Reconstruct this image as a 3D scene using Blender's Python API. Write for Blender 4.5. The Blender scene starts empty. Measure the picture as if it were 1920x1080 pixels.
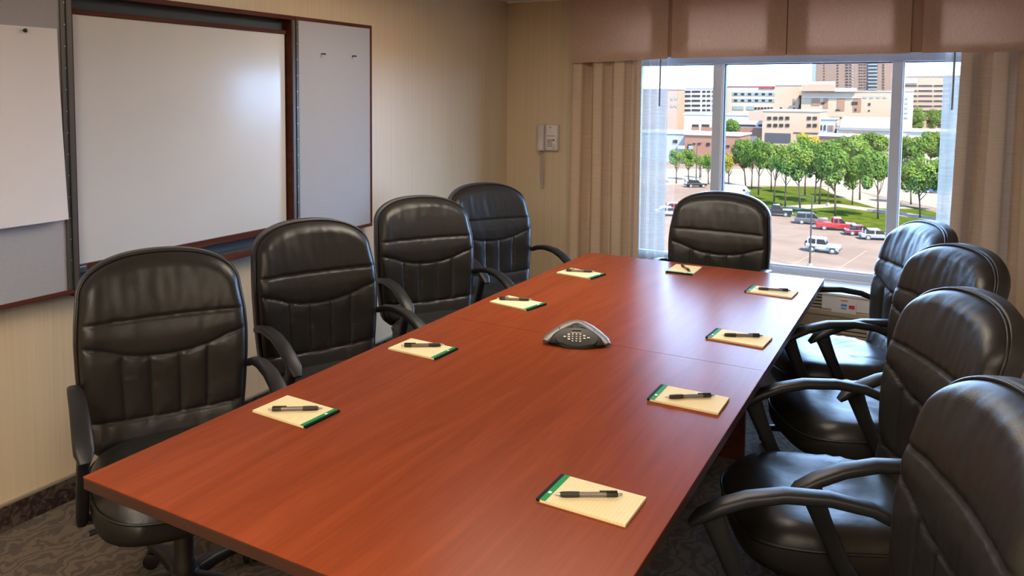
import bpy, bmesh, math, random
import numpy as np
from mathutils import Vector, Matrix, noise

# ------------------------------------------------------------------ camera
SC = bpy.context.scene
COL = SC.collection
CAM_H = 1.627
F_PX, PITCH, YAW, ROLL, PPY, PPX = 1497.95, 0.0708363, -0.5336069, 0.0053047, 282.915, 876.731
_cy, _sy, _cp, _sp = math.cos(YAW), math.sin(YAW), math.cos(PITCH), math.sin(PITCH)
FW = np.array([_sy * _cp, _cy * _cp, -_sp]); RT = np.array([_cy, -_sy, 0.0]); UP = np.cross(RT, FW)
_c, _s = math.cos(ROLL), math.sin(ROLL)
RT, UP = _c * RT + _s * UP, -_s * RT + _c * UP
CAM = np.array([0, 0, CAM_H])
cd = bpy.data.cameras.new('camera'); cam = bpy.data.objects.new('camera', cd); COL.objects.link(cam)
cd.sensor_width = 36.0; cd.lens = F_PX / 1920 * 36.0
cd.shift_x = (960 - PPX) / 1920; cd.shift_y = (PPY - 540) / 1920
cd.clip_start = 0.05; cd.clip_end = 4000
cam.matrix_world = Matrix(((RT[0], UP[0], -FW[0], 0), (RT[1], UP[1], -FW[1], 0), (RT[2], UP[2], -FW[2], CAM_H), (0, 0, 0, 1)))
SC.camera = cam

def ray(u, v): return FW + RT * (u - PPX) / F_PX - UP * (v - PPY) / F_PX
def onz(u, v, z): d = ray(u, v); return CAM + d * ((z - CAM_H) / d[2])
def onx(u, v, x): d = ray(u, v); return CAM + d * (x / d[0])
def ony(u, v, y): d = ray(u, v); return CAM + d * (y / d[1])

# ------------------------------------------------------------------ world, sun, window portal, exposure
SKY_STRENGTH = 26.0
SUN_STRENGTH = 42.0
FILL_STRENGTH = 18.0
SC.view_settings.view_transform = 'Standard'; SC.view_settings.look = 'None'
SC.view_settings.gamma = 1.0; SC.view_settings.use_curve_mapping = False
SC.view_settings.exposure = 0.0
w = bpy.data.worlds.new('sky'); SC.world = w; w.use_nodes = True
nt = w.node_tree; bg = nt.nodes['Background']
tc = nt.nodes.new('ShaderNodeTexCoord'); sx = nt.nodes.new('ShaderNodeSeparateXYZ'); cr = nt.nodes.new('ShaderNodeValToRGB')
nt.links.new(tc.outputs['Generated'], sx.inputs[0]); nt.links.new(sx.outputs['Z'], cr.inputs[0]); nt.links.new(cr.outputs[0], bg.inputs[0])
cr.color_ramp.elements[0].position = 0.30; cr.color_ramp.elements[0].color = (0.37, 0.61, 1.0, 1)
cr.color_ramp.elements[1].position = 0.66; cr.color_ramp.elements[1].color = (0.02, 0.035, 0.065, 1)
bg.inputs[1].default_value = SKY_STRENGTH
sd = bpy.data.lights.new('sun', 'SUN'); sun = bpy.data.objects.new('sun', sd); COL.objects.link(sun)
sd.energy = SUN_STRENGTH; sd.angle = 0.01; sd.color = (1.0, 0.84, 0.64)
sun.rotation_euler = Vector((0.55, -0.42, 0.85)).to_track_quat('Z', 'Y').to_euler()
sun.location = (0, 0, 40)
pd = bpy.data.lights.new('window_portal', 'AREA'); portal = bpy.data.objects.new('window_portal', pd); COL.objects.link(portal)
pd.shape = 'RECTANGLE'; pd.size = 2.3; pd.size_y = 1.85
try: pd.cycles.is_portal = True
except Exception: pass
portal.location = (-0.77, 5.74, 1.36); portal.rotation_euler = (math.radians(-90), 0, 0)

# ------------------------------------------------------------------ helpers
def srgb(r, g, b):
    f = lambda c: (c / 255 / 12.92) if c / 255 <= 0.04045 else ((c / 255 + 0.055) / 1.055) ** 2.4
    return (f(r), f(g), f(b))

MATS = {}
def mat(name, col, rough=0.5, metal=0.0, spec=0.5, bump=None, vary=None, trans=0.0, coat=0.0, sheen=0.0, emit=None):
    """col linear rgb; bump=(scale,strength[,stretch]); vary=(col2,scale,stretch3[,detail])"""
    if name in MATS: return MATS[name]
    m = bpy.data.materials.new(name); m.use_nodes = True; MATS[name] = m
    nt = m.node_tree; b = nt.nodes['Principled BSDF']; out = nt.nodes['Material Output']
    b.inputs['Base Color'].default_value = (*col, 1); b.inputs['Roughness'].default_value = rough
    b.inputs['Metallic'].default_value = metal; b.inputs['Specular IOR Level'].default_value = spec
    b.inputs['Coat Weight'].default_value = coat; b.inputs['Sheen Weight'].default_value = sheen
    if emit: b.inputs['Emission Color'].default_value = (*emit[0], 1); b.inputs['Emission Strength'].default_value = emit[1]
    tcn = None
    def coords(stretch):
        nonlocal tcn
        if tcn is None: tcn = nt.nodes.new('ShaderNodeTexCoord')
        mp = nt.nodes.new('ShaderNodeMapping'); mp.inputs['Scale'].default_value = stretch
        nt.links.new(tcn.outputs['Object'], mp.inputs[0]); return mp.outputs[0]
    if vary:
        n = nt.nodes.new('ShaderNodeTexNoise'); n.inputs['Scale'].default_value = vary[1]
        n.inputs['Detail'].default_value = vary[3] if len(vary) > 3 else 5
        nt.links.new(coords(vary[2]), n.inputs['Vector'])
        r = nt.nodes.new('ShaderNodeValToRGB'); r.color_ramp.elements[0].position = 0.35; r.color_ramp.elements[1].position = 0.65
        r.color_ramp.elements[0].color = (*col, 1); r.color_ramp.elements[1].color = (*vary[0], 1)
        nt.links.new(n.outputs['Fac'], r.inputs[0]); nt.links.new(r.outputs[0], b.inputs['Base Color'])
    if bump:
        n = nt.nodes.new('ShaderNodeTexNoise'); n.inputs['Scale'].default_value = bump[0]; n.inputs['Detail'].default_value = 4
        nt.links.new(coords(bump[2] if len(bump) > 2 else (1, 1, 1)), n.inputs['Vector'])
        bn = nt.nodes.new('ShaderNodeBump'); bn.inputs['Strength'].default_value = bump[1]; bn.inputs['Distance'].default_value = 0.01
        nt.links.new(n.outputs['Fac'], bn.inputs['Height']); nt.links.new(bn.outputs[0], b.inputs['Normal'])
    if trans > 0:
        t = nt.nodes.new('ShaderNodeBsdfTranslucent'); mx = nt.nodes.new('ShaderNodeMixShader'); mx.inputs[0].default_value = trans
        src = b.inputs['Base Color'].links
        if src: nt.links.new(src[0].from_socket, t.inputs[0])
        else: t.inputs[0].default_value = (*col, 1)
        nt.links.new(b.outputs[0], mx.inputs[1]); nt.links.new(t.outputs[0], mx.inputs[2]); nt.links.new(mx.outputs[0], out.inputs[0])
    return m

def glass_mat(name, tint=(1, 1, 1), refl=0.05):
    if name in MATS: return MATS[name]
    m = bpy.data.materials.new(name); m.use_nodes = True; MATS[name] = m; nt = m.node_tree
    nt.nodes.remove(nt.nodes['Principled BSDF']); out = nt.nodes['Material Output']
    t = nt.nodes.new('ShaderNodeBsdfTransparent'); t.inputs[0].default_value = (*tint, 1)
    g = nt.nodes.new('ShaderNodeBsdfGlossy'); g.inputs['Roughness'].default_value = 0.02
    mx = nt.nodes.new('ShaderNodeMixShader'); mx.inputs[0].default_value = refl
    nt.links.new(t.outputs[0], mx.inputs[1]); nt.links.new(g.outputs[0], mx.inputs[2]); nt.links.new(mx.outputs[0], out.inputs[0])
    return m

class MB:
    """collects shapes for one mesh object"""
    def __init__(s): s.v = []; s.f = []
    def add(s, vs, fs):
        o = len(s.v); s.v += [tuple(float(c) for c in p) for p in vs]; s.f += [tuple(i + o for i in f) for f in fs]; return s
    def box(s, x0, x1, y0, y1, z0, z1, b=0.0, M=None):
        bm = bmesh.new(); bmesh.ops.create_cube(bm, size=1)
        for q in bm.verts: q.co = Vector(((x0 + x1) / 2 + q.co.x * (x1 - x0), (y0 + y1) / 2 + q.co.y * (y1 - y0), (z0 + z1) / 2 + q.co.z * (z1 - z0)))
        if b > 0: bmesh.ops.bevel(bm, geom=bm.edges[:], offset=b, segments=2, profile=0.5, affect='EDGES')
        if M is not None: bmesh.ops.transform(bm, matrix=M, verts=bm.verts)
        bm.verts.index_update(); s.add([q.co for q in bm.verts], [[q.index for q in f.verts] for f in bm.faces]); bm.free(); return s
    def tube(s, path, r, n=8, cap=True):
        path = [Vector(p) for p in path]; rs = r if isinstance(r, (list, tuple)) else [r] * len(path)
        vs, fs = [], []; ref = None
        for i, p in enumerate(path):
            d = (path[min(i + 1, len(path) - 1)] - path[max(i - 1, 0)]).normalized()
            if ref is None: ref = d.orthogonal().normalized()
            a = (ref - d * ref.dot(d)).normalized(); ref = a; b2 = d.cross(a)
            for k in range(n): t = 2 * math.pi * k / n; vs.append(p + (a * math.cos(t) + b2 * math.sin(t)) * rs[i])
        for i in range(len(path) - 1):
            for k in range(n): fs.append((i * n + k, i * n + (k + 1) % n, (i + 1) * n + (k + 1) % n, (i + 1) * n + k))
        if cap: fs.append(tuple(range(n - 1, -1, -1))); fs.append(tuple((len(path) - 1) * n + k for k in range(n)))
        return s.add(vs, fs)
    def lathe(s, prof, n=20, M=None):
        vs = []; fs = []
        for r, z in prof:
            for k in range(n): t = 2 * math.pi * k / n; vs.append(Vector((r * math.cos(t), r * math.sin(t), z)))
        for i in range(len(prof) - 1):
            for k in range(n): fs.append((i * n + k, i * n + (k + 1) % n, (i + 1) * n + (k + 1) % n, (i + 1) * n + k))
        fs.append(tuple(range(n - 1, -1, -1))); fs.append(tuple((len(prof) - 1) * n + k for k in range(n)))
        if M is not None: vs = [M @ p for p in vs]
        return s.add(vs, fs)
    def prism(s, poly, y0, y1, axis='y'):
        """poly of (a,b); extruded along axis"""
        n = len(poly)
        P = {'y': lambda a, b, t: (a, t, b), 'x': lambda a, b, t: (t, a, b), 'z': lambda a, b, t: (a, b, t)}[axis]
        vs = [P(a, b, y0) for a, b in poly] + [P(a, b, y1) for a, b in poly]
        fs = [tuple(range(n)), tuple(range(2 * n - 1, n - 1, -1))] + [(i, i + n, (i + 1) % n + n, (i + 1) % n) for i in range(n)]
        return s.add(vs, fs)
    def sweep(s, path, widths, thick, ydir=(0, 1, 0), n=10, pw=3.0):
        """rounded-rectangle section along path; width along ydir"""
        path = [Vector(p) for p in path]; yd = Vector(ydir); vs = []; fs = []
        for i, p in enumerate(path):
            d = (path[min(i + 1, len(path) - 1)] - path[max(i - 1, 0)]).normalized(); nn = d.cross(yd).normalized()
            w = widths[i] / 2; t = thick[i] / 2
            for k in range(n * 2):
                a = 2 * math.pi * k / (n * 2); c, q = math.cos(a), math.sin(a)
                vs.append(p + yd * (w * math.copysign(abs(c) ** (2 / pw), c)) + nn * (t * math.copysign(abs(q) ** (2 / pw), q)))
        m = n * 2
        for i in range(len(path) - 1):
            for k in range(m): fs.append((i * m + k, i * m + (k + 1) % m, (i + 1) * m + (k + 1) % m, (i + 1) * m + k))
        fs.append(tuple(range(m - 1, -1, -1))); fs.append(tuple((len(path) - 1) * m + k for k in range(m)))
        return s.add(vs, fs)
    def build(s, name, m, parent=None, smooth=False, loc=None, rot=None, kind=None, recalc=True):
        me = bpy.data.meshes.new(name); me.from_pydata(s.v, [], s.f)
        if recalc:
            bm = bmesh.new(); bm.from_mesh(me); bmesh.ops.recalc_face_normals(bm, faces=bm.faces); bm.to_mesh(me); bm.free()
        if smooth:
            me.polygons.foreach_set('use_smooth', [True] * len(me.polygons))
            if smooth != 'all': me.set_sharp_from_angle(angle=math.radians(smooth if smooth is not True else 40))
        me.materials.append(MATS[m] if isinstance(m, str) else m); me.update()
        o = bpy.data.objects.new(name, me); COL.objects.link(o)
        if parent: o.parent = parent
        if loc is not None: o.location = loc
        if rot is not None: o.rotation_euler = rot
        if kind: o['kind'] = kind
        return o

def tag(o, label, cat, group=None):
    o['label'] = label; o['category'] = cat
    if group: o['group'] = group
    return o
def thing(name, label, cat, loc=(0, 0, 0), rotz=0, group=None):
    o = bpy.data.objects.new(name, None); COL.objects.link(o); o.empty_display_size = 0.1
    o.location = loc; o.rotation_euler = (0, 0, rotz); return tag(o, label, cat, group)
def copy_tree(o, parent=None):
    c = o.copy(); COL.objects.link(c); c.parent = parent
    for ch in list(o.children): copy_tree(ch, c)
    return c
def struct(o): o['kind'] = 'structure'; return o
def place(me, name, parent, loc, rot=None, scale=None):
    o = bpy.data.objects.new(name, me); COL.objects.link(o); o.parent = parent; o.location = loc
    if rot is not None: o.rotation_euler = rot
    if scale is not None: o.scale = scale
    return o

# ------------------------------------------------------------------ materials
def carpet_mat():
    m = bpy.data.materials.new('swirled_carpet'); m.use_nodes = True; MATS['carpet'] = m; nt = m.node_tree; b = nt.nodes['Principled BSDF']
    N = nt.nodes.new; L = nt.links.new
    tc = N('ShaderNodeTexCoord')
    n0 = N('ShaderNodeTexNoise'); n0.inputs['Scale'].default_value = 9; n0.inputs['Detail'].default_value = 2; L(tc.outputs['Object'], n0.inputs['Vector'])
    mixv = N('ShaderNodeMix'); mixv.data_type = 'VECTOR'; mixv.inputs['Factor'].default_value = 0.12
    L(tc.outputs['Object'], mixv.inputs['A']); L(n0.outputs['Color'], mixv.inputs['B'])
    wv = N('ShaderNodeTexWave'); wv.inputs['Scale'].default_value = 7; wv.inputs['Distortion'].default_value = 14; wv.inputs['Detail'].default_value = 2.5; wv.inputs['Detail Scale'].default_value = 1.6
    L(mixv.outputs['Result'], wv.inputs['Vector'])
    r = N('ShaderNodeValToRGB'); r.color_ramp.interpolation = 'EASE'
    e = r.color_ramp.elements; e[0].position = 0.25; e[0].color = (0.050, 0.030, 0.020, 1); e[1].position = 0.6; e[1].color = (0.112, 0.074, 0.042, 1)
    L(wv.outputs['Fac'], r.inputs[0])
    n1 = N('ShaderNodeTexNoise'); n1.inputs['Scale'].default_value = 350; L(tc.outputs['Object'], n1.inputs['Vector'])
    mx = N('ShaderNodeMix'); mx.data_type = 'RGBA'; mx.blend_type = 'OVERLAY'; mx.inputs['Factor'].default_value = 0.7
    L(r.outputs[0], mx.inputs['A']); L(n1.outputs['Fac'], mx.inputs['B']); L(mx.outputs['Result'], b.inputs['Base Color'])
    bp = N('ShaderNodeBump'); bp.inputs['Strength'].default_value = 0.8; bp.inputs['Distance'].default_value = 0.006
    L(n1.outputs['Fac'], bp.inputs['Height']); L(bp.outputs[0], b.inputs['Normal'])
    b.inputs['Roughness'].default_value = 0.9; b.inputs['Specular IOR Level'].default_value = 0.15; b.inputs['Sheen Weight'].default_value = 0.15
carpet_mat()

def basecarpet_mat():
    m = bpy.data.materials.new('baseboard_carpet'); m.use_nodes = True; MATS['basecarpet'] = m; nt = m.node_tree; b = nt.nodes['Principled BSDF']
    N = nt.nodes.new; L = nt.links.new; tc = N('ShaderNodeTexCoord')
    n = N('ShaderNodeTexNoise'); n.inputs['Scale'].default_value = 22; n.inputs['Detail'].default_value = 3; n.inputs['Distortion'].default_value = 1.5; L(tc.outputs['Object'], n.inputs['Vector'])
    r = N('ShaderNodeValToRGB'); e = r.color_ramp.elements; e[0].position = 0.42; e[0].color = (0.030, 0.019, 0.018, 1); e[1].position = 0.6; e[1].color = (0.095, 0.066, 0.05, 1)
    L(n.outputs['Fac'], r.inputs[0]); L(r.outputs[0], b.inputs['Base Color'])
    n1 = N('ShaderNodeTexNoise'); n1.inputs['Scale'].default_value = 400; L(tc.outputs['Object'], n1.inputs['Vector'])
    bp = N('ShaderNodeBump'); bp.inputs['Strength'].default_value = 0.8; bp.inputs['Distance'].default_value = 0.004
    L(n1.outputs['Fac'], bp.inputs['Height']); L(bp.outputs[0], b.inputs['Normal']); b.inputs['Roughness'].default_value = 0.95; b.inputs['Specular IOR Level'].default_value = 0.1
basecarpet_mat()

def wallpaper_mat():
    m = bpy.data.materials.new('striped_wallpaper'); m.use_nodes = True; MATS['wallpaper'] = m; nt = m.node_tree; b = nt.nodes['Principled BSDF']
    N = nt.nodes.new; L = nt.links.new; tc = N('ShaderNodeTexCoord')
    mp = N('ShaderNodeMapping'); mp.inputs['Scale'].default_value = (1, 1, 0.015); L(tc.outputs['Object'], mp.inputs[0])
    n = N('ShaderNodeTexNoise'); n.inputs['Scale'].default_value = 75; n.inputs['Detail'].default_value = 5; L(mp.outputs[0], n.inputs['Vector'])
    r = N('ShaderNodeValToRGB'); e = r.color_ramp.elements; e[0].position = 0.3; e[0].color = (0.545, 0.425, 0.275, 1); e[1].position = 0.7; e[1].color = (0.605, 0.48, 0.32, 1)
    L(n.outputs['Fac'], r.inputs[0]); L(r.outputs[0], b.inputs['Base Color']); b.inputs['Roughness'].default_value = 0.40; b.inputs['Specular IOR Level'].default_value = 0.7
    bp = N('ShaderNodeBump'); bp.inputs['Strength'].default_value = 0.25; bp.inputs['Distance'].default_value = 0.003
    L(n.outputs['Fac'], bp.inputs['Height']); L(bp.outputs[0], b.inputs['Normal'])
wallpaper_mat()

def wood_mat(name, c0, c1, c2, rough, coat, scale=1.0):
    m = bpy.data.materials.new(name); m.use_nodes = True; MATS[name] = m; nt = m.node_tree; b = nt.nodes['Principled BSDF']
    N = nt.nodes.new; L = nt.links.new; tc = N('ShaderNodeTexCoord')
    mp = N('ShaderNodeMapping'); mp.inputs['Scale'].default_value = (9 * scale, 0.75 * scale, 9 * scale); L(tc.outputs['Object'], mp.inputs[0])
    n = N('ShaderNodeTexNoise'); n.inputs['Scale'].default_value = 1.6; n.inputs['Detail'].default_value = 8; n.inputs['Roughness'].default_value = 0.62; n.inputs['Distortion'].default_value = 0.8
    L(mp.outputs[0], n.inputs['Vector'])
    r = N('ShaderNodeValToRGB'); e = r.color_ramp.elements; e[0].position = 0.28; e[0].color = (*c0, 1); e[1].position = 0.72; e[1].color = (*c2, 1)
    q = r.color_ramp.elements.new(0.5); q.color = (*c1, 1)
    L(n.outputs['Fac'], r.inputs[0])
    mp2 = N('ShaderNodeMapping'); mp2.inputs['Scale'].default_value = (160, 5, 160); L(tc.outputs['Object'], mp2.inputs[0])
    n2 = N('ShaderNodeTexNoise'); n2.inputs['Scale'].default_value = 1.0; n2.inputs['Detail'].default_value = 3; L(mp2.outputs[0], n2.inputs['Vector'])
    mx = N('ShaderNodeMix'); mx.data_type = 'RGBA'; mx.blend_type = 'OVERLAY'; mx.inputs['Factor'].default_value = 0.12
    L(r.outputs[0], mx.inputs['A']); L(n2.outputs['Fac'], mx.inputs['B']); L(mx.outputs['Result'], b.inputs['Base Color'])
    b.inputs['Roughness'].default_value = rough; b.inputs['Coat Weight'].default_value = coat; b.inputs['Coat Roughness'].default_value = 0.12
    b.inputs['Specular IOR Level'].default_value = 0.045
wood_mat('cherry_laminate', (0.190, 0.037, 0.012), (0.226, 0.0455, 0.015), (0.262, 0.055, 0.0195), 0.27, 0.0)
wood_mat('cherry_trim', (0.060, 0.020, 0.014), (0.082, 0.027, 0.018), (0.105, 0.036, 0.024), 0.4, 0.0, 2.0)
mat('table_edge', (0.055, 0.022, 0.014), 0.4)

def leather_mat():
    m = bpy.data.materials.new('black_leather'); m.use_nodes = True; MATS['leather'] = m; nt = m.node_tree; b = nt.nodes['Principled BSDF']
    N = nt.nodes.new; L = nt.links.new; tc = N('ShaderNodeTexCoord')
    v = N('ShaderNodeTexVoronoi'); v.inputs['Scale'].default_value = 420; L(tc.outputs['Object'], v.inputs['Vector'])
    n = N('ShaderNodeTexNoise'); n.inputs['Scale'].default_value = 14; n.inputs['Detail'].default_value = 3; L(tc.outputs['Object'], n.inputs['Vector'])
    b1 = N('ShaderNodeBump'); b1.inputs['Strength'].default_value = 0.12; b1.inputs['Distance'].default_value = 0.002; L(v.outputs['Distance'], b1.inputs['Height'])
    b2 = N('ShaderNodeBump'); b2.inputs['Strength'].default_value = 0.18; b2.inputs['Distance'].default_value = 0.010; L(n.outputs['Fac'], b2.inputs['Height']); L(b1.outputs[0], b2.inputs['Normal'])
    L(b2.outputs[0], b.inputs['Normal'])
    b.inputs['Base Color'].default_value = (0.018, 0.0165, 0.015, 1); b.inputs['Roughness'].default_value = 0.38; b.inputs['Specular IOR Level'].default_value = 0.38
leather_mat()
mat('leather_rear', (0.030, 0.028, 0.026), 0.45, bump=(30, 0.2))
mat('chair_plastic', (0.014, 0.0145, 0.016), 0.42, spec=0.32, bump=(500, 0.05))
mat('caster_black', (0.012, 0.012, 0.012), 0.45)
mat('steel', (0.55, 0.55, 0.55), 0.3, 1.0)
mat('ceiling_white', (0.78, 0.77, 0.74), 0.8, bump=(120, 0.2))
mat('window_frame', (0.52, 0.57, 0.66), 0.4)
mat('window_frame_white', (0.80, 0.84, 0.88), 0.35)
mat('gasket', (0.05, 0.06, 0.07), 0.6)
glass_mat('pane')
mat('curtain', (0.52, 0.385, 0.275), 0.85, vary=((0.57, 0.43, 0.315), 60, (0.12, 0.12, 2.2), 4), bump=(180, 0.25, (0.2, 0.2, 2)), trans=0.05, spec=0.15)
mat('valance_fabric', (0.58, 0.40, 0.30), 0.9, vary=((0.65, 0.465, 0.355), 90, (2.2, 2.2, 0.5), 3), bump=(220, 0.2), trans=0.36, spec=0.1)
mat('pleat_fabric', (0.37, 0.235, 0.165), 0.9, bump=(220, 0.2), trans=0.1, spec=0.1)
mat('wand_grey', (0.16, 0.17, 0.18), 0.4)
mat('whiteboard', (0.53, 0.54, 0.56), 0.16, vary=((0.55, 0.56, 0.58), 2, (1, 1, 1)))
mat('dark_felt', (0.035, 0.05, 0.065), 0.7, bump=(300, 0.2))
mat('pinboard', (0.315, 0.32, 0.355), 0.9, vary=((0.335, 0.34, 0.375), 140, (1, 1, 1)), bump=(260, 0.12))
mat('alu_dark', (0.085, 0.078, 0.07), 0.4, 0.3)
mat('paper', (0.70, 0.69, 0.73), 0.8, trans=0.1)
mat('black', (0.01, 0.01, 0.01), 0.4)
mat('plug_grey', (0.5, 0.5, 0.52), 0.5)
mat('phone_beige', (0.56, 0.49, 0.45), 0.45)
mat('phone_light', (0.66, 0.61, 0.59), 0.45)
mat('phone_grey', (0.20, 0.18, 0.18), 0.5)
mat('heater_beige', (0.52, 0.43, 0.30), 0.5)
mat('heater_white', (0.78, 0.80, 0.82), 0.4)
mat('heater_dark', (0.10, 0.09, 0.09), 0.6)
mat('print_blue', (0.12, 0.32, 0.72), 0.5)
mat('print_red', (0.75, 0.05, 0.06), 0.5)
mat('print_salmon', (0.80, 0.28, 0.22), 0.5)
mat('metal_strip', (0.30, 0.25, 0.18), 0.45, 0.4)
mat('confphone_dark', (0.012, 0.011, 0.010), 0.45, spec=0.22)
mat('confphone_silver', (0.15, 0.135, 0.125), 0.42, 0.2, spec=0.35)
mat('key_cream', (0.75, 0.72, 0.64), 0.5)
mat('fill_glow', (0.9, 0.9, 0.9), 0.5, emit=((1.0, 0.87, 0.70), FILL_STRENGTH))  # glow of the added ceiling fill panels

def pad_mat():
    m = bpy.data.materials.new('ruled_paper'); m.use_nodes = True; MATS['ruled'] = m; nt = m.node_tree; b = nt.nodes['Principled BSDF']
    N = nt.nodes.new; L = nt.links.new; tc = N('ShaderNodeTexCoord'); s = N('ShaderNodeSeparateXYZ'); L(tc.outputs['Object'], s.inputs[0])
    mu = N('ShaderNodeMath'); mu.operation = 'MULTIPLY'; mu.inputs[1].default_value = 1 / 0.0085; L(s.outputs['X'], mu.inputs[0])
    fr = N('ShaderNodeMath'); fr.operation = 'FRACT'; L(mu.outputs[0], fr.inputs[0])
    lt = N('ShaderNodeMath'); lt.operation = 'LESS_THAN'; lt.inputs[1].default_value = 0.12; L(fr.outputs[0], lt.inputs[0])
    mx = N('ShaderNodeMix'); mx.data_type = 'RGBA'; mx.inputs['A'].default_value = (0.82, 0.69, 0.40, 1); mx.inputs['B'].default_value = (0.70, 0.60, 0.37, 1)
    L(lt.outputs[0], mx.inputs['Factor']); L(mx.outputs['Result'], b.inputs['Base Color']); b.inputs['Roughness'].default_value = 0.75; b.inputs['Specular IOR Level'].default_value = 0.2
pad_mat()
mat('pad_green', (0.006, 0.25, 0.065), 0.6, spec=0.15)
mat('pad_binding', (0.008, 0.012, 0.010), 0.7, spec=0.1)
mat('pad_card', (0.42, 0.24, 0.10), 0.8)
mat('pad_white', (0.8, 0.82, 0.8), 0.5)
mat('pen_grip', (0.02, 0.017, 0.014), 0.55)
mat('pen_barrel', (0.17, 0.145, 0.12), 0.2)
mat('pen_metal', (0.45, 0.43, 0.40), 0.3, 0.8)

# ------------------------------------------------------------------ room shell
XL, XR, YB, YW, ZC = -2.936, 1.75, -1.6, 5.58, 2.345
TH = 0.16
struct(MB().box(XL - TH, XR + TH, YB - TH, YW + TH, -0.12, 0).build('floor', 'carpet'))
struct(MB().box(XL - TH, XR + TH, YB - TH, YW + TH, ZC, ZC + 0.15).build('ceiling', 'ceiling_white'))
struct(MB().box(XL - TH, XL, YB - TH, YW + TH, 0, ZC).build('wall_left', 'wallpaper'))
struct(MB().box(XR, XR + TH, YB - TH, YW + TH, 0, ZC).build('wall_right', 'wallpaper'))
struct(MB().box(XL, XR, YB - TH, YB, 0, ZC).build('wall_back', 'wallpaper'))
WX0, WX1, WZ0, WZ1 = -1.92, 0.38, 0.44, 2.28
m = MB().box(XL, WX0, YW, YW + TH, 0, ZC).box(WX1, XR, YW, YW + TH, 0, ZC).box(WX0, WX1, YW, YW + TH, 0, WZ0).box(WX0, WX1, YW, YW + TH, WZ1, ZC)
struct(m.build('wall_window', 'wallpaper'))
# carpeted baseboards with a metal cap
def baseboard(name, x0, x1, y0, y1):
    o = struct(MB().box(x0, x1, y0, y1, 0, 0.094, 0.002).build(name, 'basecarpet'))
    c = MB().box(x0 - 0.001, x1 + 0.001, y0 - 0.001, y1 + 0.001, 0.094, 0.103, 0.001).build('cap_strip', 'metal_strip', o); return o
baseboard('baseboard_left', XL, XL + 0.012, YB, YW)
baseboard('baseboard_window', XL + 0.012, XR, YW - 0.012, YW)
baseboard('baseboard_right', XR - 0.012, XR, YB, YW - 0.012)
baseboard('baseboard_back', XL + 0.012, XR - 0.012, YB, YB + 0.012)
# small ceiling cornice at the window wall
struct(MB().box(XL, XR, YW - 0.02, YW, ZC - 0.012, ZC, 0.003).build('trim_1', 'ceiling_white'))

# window: frame, transom, mullions, panes
win = bpy.data.objects.new('window_1', None); COL.objects.link(win); struct(win)
FY0, FY1 = YW + 0.02, YW + 0.10
MB().box(WX0, WX1, FY0, FY1, WZ1 - 0.05, WZ1, 0.004).build('top_rail', 'window_frame', win)
MB().box(WX0, WX0 + 0.05, FY0, FY1, WZ0, WZ1 - 0.05, 0.004).build('jamb', 'window_frame', win)
MB().box(WX1 - 0.05, WX1, FY0, FY1, WZ0, WZ1 - 0.05, 0.004).build('jamb', 'window_frame', win)
sill = MB().box(WX0 + 0.05, WX1 - 0.05, FY0 - 0.02, FY1, WZ0, 0.494, 0.004).build('sill_rail', 'window_frame', win)
MB().box(WX0 + 0.05, WX1 - 0.05, FY0 + 0.005, FY0 + 0.03, 0.494, 0.505).build('gasket_bead', 'window_frame_white', sill)
tr = MB().box(WX0 + 0.05, WX1 - 0.05, FY0, FY1, 1.842, 1.905, 0.004).build('transom_rail', 'window_frame', win)
MB().box(WX0 + 0.05, WX1 - 0.05, FY0 + 0.02, FY0 + 0.03, 1.834, 1.842).build('gasket_bead', 'gasket', tr)
k1 = MB().box(-1.352, -1.292, FY0 - 0.006, FY1, 0.505, 1.842, 0.003).build('mullion', 'window_frame', win)
MB().box(-1.292, -1.278, FY0, FY1 - 0.01, 0.505, 1.842).build('bead', 'window_frame_white', k1)
MB().box(-1.278, -1.270, FY0 + 0.01, FY1 - 0.02, 0.505, 1.842).build('gasket_strip', 'gasket', k1)
k2 = MB().box(-0.266, -0.206, FY0 - 0.006, FY1, 0.505, 1.842, 0.003).build('mullion', 'window_frame', win)
MB().box(-0.206, -0.197, FY0 + 0.01, FY1 - 0.01, 0.505, 1.842).build('bead', 'window_frame_white', k2)
for a, b2 in ((WX0 + 0.05, -1.352), (-1.270, -0.266), (-0.197, WX1 - 0.05)):
    MB().box(a, b2, FY0 + 0.035, FY0 + 0.041, 0.505, 1.842).build('pane', 'pane', win)
MB().box(WX0 + 0.05, WX1 - 0.05, FY0 + 0.035, FY0 + 0.041, 1.905, WZ1 - 0.05).build('pane', 'pane', win)
MB().box(WX0, WX1, YW - 0.01, FY0, WZ0 - 0.0, WZ0 + 0.012, 0.003).build('sill_board', 'window_frame_white', win)

# out-of-view ceiling panels, added as warm fill light for the room
def ceiling_fill(x, y, label):
    t = thing('ceiling_fill', label, 'fill light', (x, y, ZC), 0, 'added ceiling fill panels')
    m = MB()
    for a in ((-0.62, 0.62, -0.32, -0.29), (-0.62, 0.62, 0.29, 0.32), (-0.62, -0.59, -0.29, 0.29), (0.59, 0.62, -0.29, 0.29)): m.box(*a, -0.03, 0, 0.003)
    m.build('light_frame', 'ceiling_white', t)
    MB().box(-0.59, 0.59, -0.29, 0.29, -0.022, -0.004).build('diffuser', 'fill_glow', t)
ceiling_fill(-1.35, 0.15, 'added ceiling fill panel over the chairs farthest from the window')
ceiling_fill(0.55, 0.15, 'added ceiling fill panel over the open floor beside the right wall')
ceiling_fill(-0.4, -0.95, 'added ceiling fill panel by the back wall')
ceiling_fill(-1.5, 3.3, 'added ceiling fill panel over the middle of the long table')  # added here to brighten the window end of the left wall

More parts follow.
